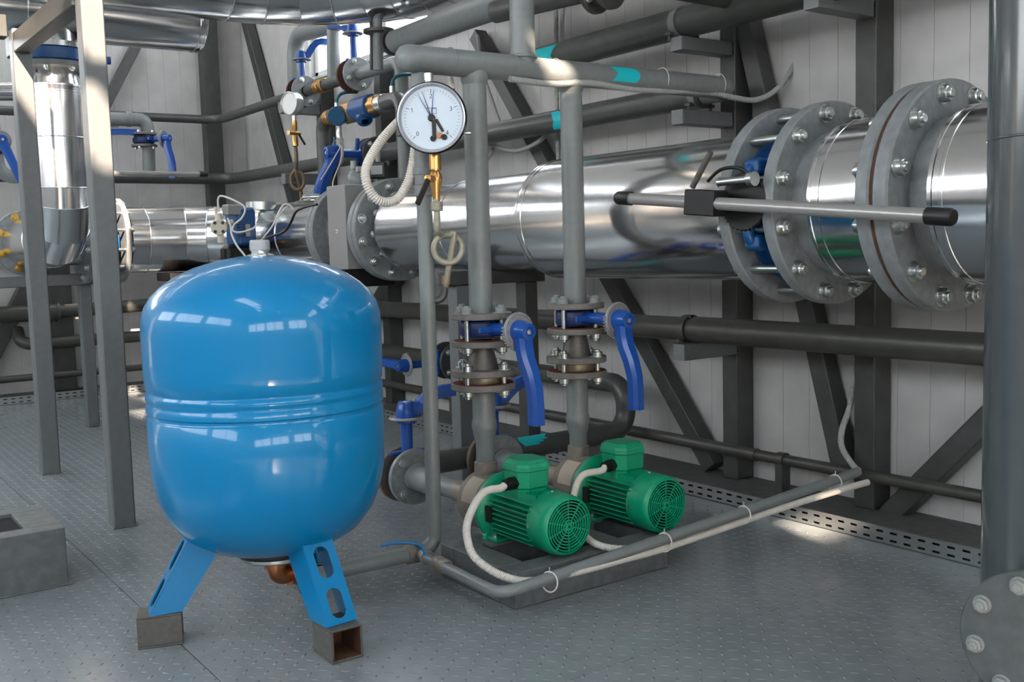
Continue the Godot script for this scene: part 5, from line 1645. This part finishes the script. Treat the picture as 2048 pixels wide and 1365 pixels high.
func tank():
	var c := Vector3(1.037, 0, -2.57)
	var t := thing("pressure_tank", "large glossy bright blue pressure tank standing on three legs", "tank", c)
	var m := Mb.new()
	var pr := [[0.0, 0.205], [0.10, 0.212], [0.17, 0.232], [0.228, 0.268], [0.267, 0.318], [0.29, 0.375], [0.3005, 0.43], [0.304, 0.50], [0.304, 0.585], [0.3015, 0.588], [0.2995, 0.592], [0.2995, 0.598], [0.3045, 0.602], [0.3045, 0.618], [0.3015, 0.622], [0.3015, 0.630], [0.3045, 0.634], [0.3045, 0.648], [0.3005, 0.652], [0.3005, 0.657], [0.304, 0.661], [0.306, 0.70], [0.307, 0.80], [0.305, 0.835], [0.296, 0.866], [0.279, 0.893], [0.256, 0.915], [0.22, 0.94], [0.17, 0.963], [0.11, 0.98], [0.055, 0.989], [0.0, 0.992]]
	m.lathe(pr, c, Vector3.UP, 96, 50.0)
	part(t, "shell", m, mats.tank_blue)
	m = Mb.new()
	m.lathe([[0.035, 0.985], [0.035, 0.992], [0.022, 0.996], [0.022, 1.005], [0.0, 1.005]], c, Vector3.UP, 28)
	part(t, "top_collar", m, mats.zinc)
	m = Mb.new()
	m.lathe([[0.0, 1.002], [0.024, 1.002], [0.026, 1.006], [0.026, 1.027], [0.023, 1.031], [0.0, 1.032]], c, Vector3.UP, 6, 5.0)
	part(t, "top_nut", m, mats.pale_paint)
	m = Mb.new()
	m.lathe([[0.0, 0.186], [0.088, 0.186], [0.092, 0.19], [0.092, 0.2], [0.08, 0.204]], c, Vector3.UP, 40)
	part(t, "bottom_plate", m, mats.zinc)
	m = Mb.new()
	m.lathe([[0.08, 0.2], [0.1, 0.2], [0.105, 0.206], [0.105, 0.214]], c, Vector3.UP, 40)
	part(t, "bottom_seal", m, mats.black)
	# legs
	var az := [deg_to_rad(84), deg_to_rad(194), deg_to_rad(312)]
	for i in 3:
		var o := Vector3(cos(az[i]), 0, sin(az[i]))
		var s := Vector3(-o.z, 0, o.x)
		var top := c + o * 0.205 + Vector3(0, 0.30, 0)
		var bot := c + o * 0.325 + Vector3(0, 0.085, 0)
		var dn := (bot - top).normalized()
		var L := (bot - top).length()
		var out := dn.cross(s)
		if out.dot(o) < 0: out = -out
		m = Mb.new()
		# face plate with two slots, and two folded sides
		m.holed(-0.042, 0.0, 0.042, L * 0.58, Vector2(0, L * 0.36), 0.021, 0.041, 0.004, top, s, dn, 28)
		m.holed(-0.042, L * 0.58, 0.042, L, Vector2(0, L * 0.79), 0.021, 0.038, 0.004, top, s, dn, 28)
		for q in [-1, 1]:
			var w0 := 0.085
			m.extrude(PackedVector2Array([Vector2(0, -0.002), Vector2(0, L), Vector2(-w0 * 0.8, L - 0.04), Vector2(-w0, -0.002)]), 0.004, top + s * q * 0.042, out, dn)
		part(t, "leg", m, mats.tank_blue)
	var names := ["rusty open square tube block under the tank's right front leg", "rusty square tube block under the tank's left leg", "rusty square tube block under the tank's rear leg"]
	for i in 3:
		var o := Vector3(cos(az[i]), 0, sin(az[i]))
		var b := c + o * 0.30
		var yaw: float = [0.0, 1.24, -0.3][i]
		var bs := Basis(Vector3.UP, yaw)
		var bt := thing("foot_block", names[i], "block", Vector3(b.x, 0, b.z), "blocks under the tank legs")
		m = Mb.new()
		var w := 0.084; var th := 0.006; var L := 0.11
		for q in [[0, w / 2 - th / 2, w, th], [0, -w / 2 + th / 2, w, th], [w / 2 - th / 2, 0, th, w - th * 2], [-w / 2 + th / 2, 0, th, w - th * 2]]:
			m.box(b + Vector3(0, w / 2 + 0.0005, 0) + bs * Vector3(q[0], q[1], 0), Vector3(q[2], q[3], L), 0.0015, bs)
		part(bt, "square_tube", m, mats.raw_steel)
		m = Mb.new()
		for q in [[0, w / 2 - th - 0.0008, w - th * 2 - 0.002, 0.001], [0, -w / 2 + th + 0.0008, w - th * 2 - 0.002, 0.001], [w / 2 - th - 0.0008, 0, 0.001, w - th * 2 - 0.002], [-w / 2 + th + 0.0008, 0, 0.001, w - th * 2 - 0.002]]:
			m.box(b + Vector3(0, w / 2, 0) + bs * Vector3(q[0], q[1], 0), Vector3(q[2], q[3], L - 0.004), 0.0, bs)
		m.box(b + Vector3(0, w / 2, 0) + bs * Vector3(0, 0, -L / 2 + 0.004), Vector3(w - th * 2, w - th * 2, 0.003), 0.0, bs)
		part(bt, "rusty_lining", m, mats.rust)
	# brass elbow under the tank
	t = thing("brass_elbow", "brown brass elbow fitting under the tank joined to the floor pipe", "fitting", c + Vector3(0.0, 0.12, 0.0))
	var a := c + Vector3(0.0, 0.186, 0.0)
	m = Mb.new()
	m.tube(bend([a, a + Vector3(0, -0.06, 0), a + Vector3(0.09, -0.062, -0.03)], 0.03), 0.024, 20)
	part(t, "bend", m, mats.copper)
	m = Mb.new()
	m.lathe([[0.024, 0.0], [0.033, 0.0], [0.034, 0.003], [0.034, 0.027], [0.033, 0.03], [0.024, 0.03]], a + Vector3(0.035, -0.061, -0.012), Vector3(0.95, 0, -0.3), 8, 5.0)
	m.lathe([[0.024, 0.0], [0.031, 0.0], [0.031, 0.012], [0.024, 0.012]], a + Vector3(0, -0.028, 0), Vector3.UP, 20)
	part(t, "hex_nut", m, mats.copper)

func pump_unit(label: String, at: Vector3) -> Node3D:
	# built round its own base: z = 0 under the motor, fan end towards +z
	var t := thing("water_pump", label, "pump", Vector3.ZERO, "green pumps on the plinth")
	var y := 0.09
	var A := Vector3(0, y, 0)
	var F := Vector3(0, 0, 1)
	var m := Mb.new()
	m.cyl(A + F * -0.10, A + F * 0.115, 0.067, 40)
	part(t, "motor_body", m, mats.green_fin)
	for s in [-1, 1]:
		for k in 9:
			var h := -0.060 + 0.0148 * k
			var x0 := sqrt(maxf(0.0, 0.066 * 0.066 - h * h)) - 0.008
			var x1 := 0.083 if absf(h) < 0.05 else 0.074
			m = Mb.new()
			m.box(A + Vector3(s * (x0 + x1) / 2, h, 0.008), Vector3(x1 - x0, 0.0034, 0.20), 0.0008)
			part(t, "cooling_fin", m, mats.green)
	for k in 9:
		var x := -0.048 + 0.012 * k
		var y0 := sqrt(0.066 * 0.066 - x * x) - 0.006
		m = Mb.new()
		m.box(A + Vector3(x, (y0 + 0.079) / 2, 0.042), Vector3(0.0036, 0.079 - y0, 0.106), 0.0008)
		part(t, "cooling_fin", m, mats.green)
	# fan cover with round grille
	m = Mb.new()
	m.lathe([[0.080, 0.098], [0.0875, 0.098], [0.089, 0.102], [0.0895, 0.155], [0.0885, 0.171], [0.085, 0.181], [0.080, 0.1862], [0.0765, 0.1868], [0.0755, 0.184], [0.078, 0.168], [0.082, 0.11]], A, F, 64)
	var cov := part(t, "fan_cover", m, mats.green)
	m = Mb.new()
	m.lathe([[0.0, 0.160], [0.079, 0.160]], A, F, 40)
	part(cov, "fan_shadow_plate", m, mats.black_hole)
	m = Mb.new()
	for k in 7:
		var r := 0.0165 + 0.0087 * k
		m.lathe([[r, 0.181], [r + 0.0034, 0.181], [r + 0.0034, 0.1865], [r, 0.1865], [r, 0.181]], A, F, 56)
	for k in 10:
		var a := TAU * k / 10 + 0.31
		var u := Vector3(cos(a), sin(a), 0)
		m.box(A + u * 0.045 + F * 0.184, Vector3(0.066, 0.0034, 0.0055), 0.0008, Basis(u, F.cross(u), F))
	m.box(A + F * 0.184, Vector3(0.026, 0.026, 0.007), 0.002)
	part(cov, "fan_grille", m, mats.green)
	m = Mb.new()
	m.lathe([[0.0, 0.0], [0.0035, 0.0], [0.0035, 0.003], [0.0, 0.003]], A + F * 0.188, F, 10)
	part(cov, "grille_boss", m, mats.green_fin)
	for q in [[-0.0875, 0.0, 0.112, Vector3(-1, 0, 0)], [0.0, 0.0875, 0.112, Vector3(0, 1, 0)]]:
		m = Mb.new()
		m.lathe([[0.0, 0.005], [0.0045, 0.004], [0.005, 0.0]], A + Vector3(q[0], q[1], q[2]), q[3], 10)
		part(cov, "cover_screw", m, mats.zinc)
	# bracket flange and foot
	m = Mb.new()
	m.lathe([[0.03, -0.105], [0.09, -0.108], [0.108, -0.122], [0.110, -0.132], [0.106, -0.142], [0.03, -0.142]], A, F, 44)
	m.box(A + Vector3(0, -0.05, -0.106), Vector3(0.14, 0.08, 0.016), 0.004)
	var br := part(t, "bracket", m, mats.green)
	m = Mb.new()
	m.extrude(PackedVector2Array([Vector2(-0.085, 0.0), Vector2(0.085, 0.0), Vector2(0.085, 0.012), Vector2(0.06, 0.05), Vector2(-0.06, 0.05), Vector2(-0.085, 0.012)]), 0.018, Vector3(0, 0.0, -0.125), Vector3(1, 0, 0), Vector3(0, 1, 0))
	m.box(Vector3(0, 0.006, -0.10), Vector3(0.16, 0.012, 0.075), 0.003)
	part(br, "foot", m, mats.green)
	for s in [-1, 1]:
		inst(br, "bolt", hexbolt(), mats.zinc, Transform3D(Basis().scaled(Vector3.ONE * 0.008), Vector3(s * 0.065, 0.012, -0.092)))
		m = Mb.new()
		m.box(A + Vector3(s * 0.085, -0.005, -0.095), Vector3(0.012, 0.05, 0.028), 0.003)
		part(br, "bracket_window", m, mats.black)
	# steel pump head
	m = Mb.new()
	m.lathe([[0.0, -0.285], [0.05, -0.285], [0.082, -0.276], [0.092, -0.26], [0.093, -0.16], [0.096, -0.15], [0.096, -0.142], [0.0, -0.142]], A, F, 48)
	var hd := part(t, "pump_head", m, mats.dusty_steel)
	m = Mb.new()
	m.lathe([[0.036, -0.40], [0.036, -0.33], [0.044, -0.325], [0.044, -0.29], [0.05, -0.284]], A, F, 28)
	part(hd, "suction_socket", m, mats.dusty_steel)
	m = Mb.new()
	m.lathe([[0.0, -0.27], [0.0975, -0.27], [0.0975, -0.20], [0.0, -0.20]], A, F, 6)
	# label on the left of the head: a curved plate
	m = Mb.new()
	for i in 9:
		var a := PI * 0.66 + PI * 0.30 * i / 8.0
		var u := Vector3(cos(a), sin(a), 0)
		m.vert(A + u * 0.0942 + F * -0.235, u); m.vert(A + u * 0.0942 + F * -0.165, u)
	for i in 8: m.quad(i * 2, i * 2 + 1, i * 2 + 3, i * 2 + 2)
	var lb := part(hd, "type_plate", m, mats.cream_dusty)
	m = Mb.new()
	for q in [0.0, 1.0, 2.0]:
		var a2 := PI * 0.80
		var u2 := Vector3(cos(a2), sin(a2), 0)
		var tt := u2.cross(F)
		m.box(A + u2 * 0.0945 + F * -0.2, Vector3(0.003, 0.0006, 0.02), 0.0, Basis(tt, u2, F) * Basis(Vector3.UP, PI * q / 3.0))
	# terminal box
	var oct := PackedVector2Array()
	for q in [[1, -0.55], [1, 0.55], [0.6, 1], [-0.6, 1], [-1, 0.55], [-1, -0.55], [-0.6, -1], [0.6, -1]]: oct.append(Vector2(q[0] * 0.06, q[1] * 0.062))
	var bo := A + Vector3(0, 0, -0.012)
	m = Mb.new()
	m.loft(oct, [[0.86, 0.06], [0.88, 0.085], [0.95, 0.09], [0.97, 0.138]], bo)
	var tb := part(t, "terminal_box", m, mats.green)
	m = Mb.new()
	m.loft(oct, [[1.0, 0.139], [1.04, 0.141], [1.04, 0.149], [1.0, 0.151], [0.98, 0.160], [0.80, 0.170], [0.76, 0.171]], bo)
	part(tb, "lid", m, mats.green)
	for s in [-1, 1]:
		m = Mb.new()
		m.box(A + Vector3(s * 0.0, 0.157, -0.012 + s * 0.058), Vector3(0.018, 0.012, 0.008), 0.003)
		part(tb, "lid_clip", m, mats.green)
	m = Mb.new()
	m.cyl(A + Vector3(-0.055, 0.105, 0.005), A + Vector3(-0.078, 0.105, 0.009), 0.02, 8)
	m.cyl(A + Vector3(-0.075, 0.105, 0.009), A + Vector3(-0.098, 0.105, 0.013), 0.0165, 16)
	part(tb, "cable_gland", m, mats.black)
	t.position = at
	return t

func pumps():
	# plinth: hollow rectangular steel frame
	var t := thing("pump_plinth", "low gray rectangular steel plinth under the two green pumps", "plinth", Vector3(1.87, 0, -2.42))
	var x0 := 1.585; var x1 := 2.165; var z0 := -2.235; var z1 := -2.62
	var m := Mb.new()
	for q in [[x0, x1, z0, z0 - 0.075], [x0, x1, z1 + 0.075, z1], [x0, x0 + 0.085, z0 - 0.075, z1 + 0.075], [1.93, 2.03, z0 - 0.075, z1 + 0.075], [x1 - 0.035, x1, z0 - 0.075, z1 + 0.075]]:
		m.box(Vector3((q[0] + q[1]) / 2, 0.0525, (q[2] + q[3]) / 2), Vector3(q[1] - q[0], 0.104, absf(q[2] - q[3])), 0.004)
	part(t, "frame", m, mats.plinth)
	for x in [1.79, 2.17]:
		m = Mb.new()
		m.box(Vector3(x, 0.1, -2.555), Vector3(0.2, 0.01, 0.11), 0.002)
		part(t, "mounting_plate", m, mats.plinth)
	pump_unit("front green pump with ribbed hose looping at its left side", Vector3(1.79, 0.105, -2.435))
	pump_unit("rear green pump nearer the right wall, behind the front pump", Vector3(2.165, 0.105, -2.425))
	for q in [[1.79, -2.435, "gray suction pipe with bolted flange behind the front green pump"], [2.165, -2.425, "gray suction pipe with bolted flange behind the rear green pump"]]:
		var s := thing("suction_pipe", q[2], "pipe", Vector3(q[0], 0.19, -3.0), "pump suction pipes")
		var p := Vector3(q[0], 0.193, 0)
		m = Mb.new()
		m.lathe([[0.044, -3.12], [0.044, -3.0], [0.040, -2.98], [0.031, -2.90], [0.031, -2.79]], p, Vector3(0, 0, 1), 28)
		part(s, "tube", m, mats.gray)
		m = Mb.new()
		m.lathe([[0.044, -3.112], [0.05, -3.11], [0.05, -3.10], [0.044, -3.095]], p, Vector3(0, 0, 1), 28)
		part(s, "weld_ring", m, mats.gray)
		flange(s, p + Vector3(0, 0, -3.12), Vector3(0, 0, 1), 0.1, 0.019, 4, 0.077, 0.0145, mats.flange_gray, [1], 0.5, "flange", mats.painted_bolt)
	butterfly("blue butterfly valve with upright stem and level lever left of the slim riser", Vector3(1.79, 0.19, -3.163), Vector3(0, 0, 1), Vector3(0, 1, 0), Vector3(1, 0, 0.1), 0.205, 0.19, 1.1, "blue lever valves", 0.05)
	butterfly("blue butterfly valve with upright stem and lever behind the left riser's lever", Vector3(2.165, 0.19, -3.163), Vector3(0, 0, 1), Vector3(0, 1, 0), Vector3(1, 0, 0.1), 0.205, 0.19, 1.1, "blue lever valves", 0.05)

func cables():
	single("ribbed_hose", "white ribbed cable hose looping from the front pump down to the drain pipe", "hose", hose([Vector3(1.690, 0.30, -2.422), Vector3(1.672, 0.296, -2.416), Vector3(1.597, 0.301, -2.390), Vector3(1.535, 0.267, -2.360), Vector3(1.495, 0.221, -2.330), Vector3(1.481, 0.168, -2.280), Vector3(1.513, 0.127, -2.235), Vector3(1.565, 0.099, -2.205), Vector3(1.604, 0.092, -2.185), Vector3(1.656, 0.096, -2.165), Vector3(1.742, 0.099, -2.150), Vector3(1.911, 0.099, -2.150), Vector3(2.067, 0.100, -2.150), Vector3(2.392, 0.123, -2.140), Vector3(2.502, 0.134, -2.130), Vector3(2.646, 0.145, -2.120), Vector3(2.852, 0.160, -2.100), Vector3(2.975, 0.162, -2.100)], 0.0115, 0.0048, 0.0024, 12), mats.hose, "ribbed pump hoses")
	single("ribbed_hose", "white ribbed cable hose from the rear pump dipping behind the front pump", "hose", hose([Vector3(2.069, 0.30, -2.412), Vector3(2.048, 0.292, -2.406), Vector3(1.968, 0.290, -2.400), Vector3(1.917, 0.243, -2.380), Vector3(1.895, 0.183, -2.350), Vector3(1.891, 0.138, -2.300), Vector3(1.907, 0.116, -2.240), Vector3(1.968, 0.111, -2.185), Vector3(2.086, 0.119, -2.165)], 0.0108, 0.0048, 0.0024, 12), mats.hose, "ribbed pump hoses")
	var names := ["white cable tie on the drain pipe in front of the front pump", "white cable tie on the drain pipe below the rear pump", "white cable tie on the drain pipe above the cable tray", "white cable tie on the drain pipe nearest the right wall"]
	var a := Vector3(1.49, 0.085, -2.165)
	var b := Vector3(2.95, 0.198, -2.12)
	var fr: Array = [Vector3(1.647, 0.126, -2.150), Vector3(2.063, 0.134, -2.150), Vector3(2.392, 0.145, -2.140), Vector3(2.826, 0.177, -2.120)]
	for i in 4:
		var q: Vector3 = fr[i]
		var k: float = (q.x - a.x) / (b.x - a.x)
		var c := a.lerp(b, k) + Vector3(0, -0.010, 0.002)
		var m := Mb.new()
		var p := PackedVector3Array()
		for s in 25:
			var an := TAU * s / 24
			p.append(c + Vector3(0.012 * sin(an), 0, 0) + Vector3(0, cos(an) * 0.0285, sin(an) * 0.0195))
		m.tube(p, 0.0024, 6)
		m.box(c + Vector3(0, 0.0285, 0.002), Vector3(0.007, 0.006, 0.009), 0.001)
		m.cyl(c + Vector3(0, 0.029, 0.002), c + Vector3(-0.006, 0.043, 0.008), 0.0018, 6)
		single("cable_tie", names[i], "cable tie", m, mats.cable_white, "cable ties")
	# gauge hose
	single("ribbed_hose", "thick pale ribbed hose looping from behind the gauge under its left side", "hose", hose([Vector3(1.663, 1.447, -2.780), Vector3(1.585, 1.388, -2.770), Vector3(1.507, 1.317, -2.760), Vector3(1.453, 1.241, -2.750), Vector3(1.451, 1.182, -2.740), Vector3(1.483, 1.142, -2.730), Vector3(1.532, 1.144, -2.720), Vector3(1.566, 1.189, -2.710), Vector3(1.580, 1.240, -2.700), Vector3(1.593, 1.300, -2.700)], 0.0145, 0.0074, 0.0034, 14), mats.hose)
	single("ribbed_hose", "small pale ribbed hose curling over the top of the gauge", "hose", hose([Vector3(1.745, 1.482, -2.720), Vector3(1.747, 1.530, -2.740), Vector3(1.741, 1.569, -2.780)], 0.009, 0.006, 0.002, 12), mats.hose)
	# conduit hanging at the right
	single("ribbed_conduit", "gray ribbed conduit drooping from the manifold and rising to the top edge", "conduit", hose([Vector3(1.900, 1.513, -2.630), Vector3(1.997, 1.509, -2.630), Vector3(2.087, 1.510, -2.630), Vector3(2.223, 1.523, -2.630), Vector3(2.408, 1.517, -2.640), Vector3(2.572, 1.521, -2.640), Vector3(2.796, 1.528, -2.640), Vector3(2.906, 1.514, -2.620), Vector3(2.996, 1.510, -2.600), Vector3(3.084, 1.549, -2.580), Vector3(3.154, 1.633, -2.560), Vector3(3.181, 1.751, -2.540), Vector3(3.173, 1.873, -2.520), Vector3(3.154, 1.974, -2.500)], 0.0105, 0.0068, 0.0018, 12), mats.hose_gray)
	for q in [[1112, "left of a pair of ribbed conduits dropping from the top edge by the wall", -18], [1123, "right of a pair of ribbed conduits dropping from the top edge by the wall", 22]]:
		var x: float = q[0]
		var pa: Vector3 = Vector3(3.060, 2.222, -3.849)
		var pb: Vector3 = Vector3(3.060, 2.064, -3.855)
		var pc: Vector3 = Vector3(3.060, 1.837, -3.863)
		var off := Vector3(0, 0, 0.0 if x < 1115 else 0.048)
		var o2 := Vector3(0, 0, float(q[2]) * 0.002)
		single("ribbed_conduit", q[1], "conduit", hose([pa + off + o2, pb + off, pc + off, pc + off - Vector3(0, 0.5, 0)], 0.0105, 0.0085, 0.0016, 10), mats.hose_gray, "paired conduits")
	single("cable", "pale cable sagging between risers below the middle wall pipe", "cable", wire([Vector3(3.000, 1.575, -4.450), Vector3(3.000, 1.507, -4.318), Vector3(3.000, 1.460, -4.126), Vector3(3.000, 1.483, -3.943), Vector3(3.000, 1.541, -3.824)], 0.011), mats.hose_gray)
	single("cable", "thin gray cable hanging down from under the manifold's left half", "cable", wire([Vector3(3.050, 2.086, -4.498), Vector3(3.050, 1.955, -4.472), Vector3(3.050, 1.836, -4.433), Vector3(3.050, 1.675, -4.351), Vector3(3.050, 1.609, -4.327), Vector3(3.050, 1.490, -4.391), Vector3(3.050, 1.420, -4.473)], 0.009), mats.hose_gray)
	single("ribbed_conduit", "gray ribbed conduit coming down by the right column to the drain pipe", "conduit", hose([Vector3(3.125, 0.844, -2.237), Vector3(3.125, 0.631, -2.242), Vector3(3.120, 0.514, -2.252), Vector3(3.060, 0.396, -2.235), Vector3(3.000, 0.324, -2.222), Vector3(2.980, 0.267, -2.207), Vector3(2.960, 0.217, -2.149), Vector3(2.950, 0.203, -2.116)], 0.011, 0.008, 0.0018, 10), mats.hose_gray)
	# thin cables round the back pipe
	single("cable", "thin pink-white cable trailing from the blue lever down across the clad pipe", "cable", wire([Vector3(2.580, 1.566, -5.167), Vector3(2.580, 1.475, -5.313), Vector3(2.580, 1.370, -5.507), Vector3(2.450, 1.287, -5.447)], 0.0035, 6), mats.cable_white)
	single("cable", "thin white cable along the right side of the drooping blue lever", "cable", wire([Vector3(2.570, 1.563, -5.135), Vector3(2.570, 1.489, -5.154), Vector3(2.570, 1.374, -5.265), Vector3(2.500, 1.309, -5.090)], 0.0035, 6), mats.cable_white)
	single("cable", "white cable arching over the blue motor and looping beside it", "cable", wire([Vector3(2.036, 1.225, -5.608), Vector3(2.037, 1.294, -5.615), Vector3(2.054, 1.315, -5.605), Vector3(2.098, 1.284, -5.521), Vector3(2.132, 1.243, -5.467), Vector3(2.107, 1.188, -5.454), Vector3(2.069, 1.151, -5.477), Vector3(2.062, 1.119, -5.478), Vector3(2.092, 1.110, -5.455), Vector3(2.157, 1.127, -5.436), Vector3(2.192, 1.157, -5.439)], 0.0055, 8), mats.cable_white)
	single("cable", "white cable running from the sensor head down behind the blue tank", "cable", wire([Vector3(2.072, 1.190, -5.578), Vector3(2.075, 1.153, -5.547), Vector3(2.069, 1.103, -5.521), Vector3(2.074, 1.037, -5.461), Vector3(2.097, 0.981, -5.412), Vector3(2.111, 0.932, -5.397)], 0.0055, 8), mats.cable_white)
	single("cable", "pale cable hooking over the clad pipe top right of the blue motor", "cable", wire([Vector3(2.155, 1.059, -5.319), Vector3(2.192, 1.137, -5.240), Vector3(2.225, 1.208, -5.224), Vector3(2.250, 1.250, -5.210), Vector3(2.272, 1.247, -5.195), Vector3(2.288, 1.225, -5.181)], 0.005, 8), mats.cable_white)
	single("cable", "black cable snaking over the clad pipe above the tank's top nut", "cable", wire([Vector3(2.145, 1.064, -5.265), Vector3(2.172, 1.083, -5.198), Vector3(2.199, 1.102, -5.107), Vector3(2.207, 1.149, -5.032), Vector3(2.216, 1.201, -4.983), Vector3(2.217, 1.221, -4.861), Vector3(2.220, 1.227, -4.736)], 0.0065, 8), mats.black)
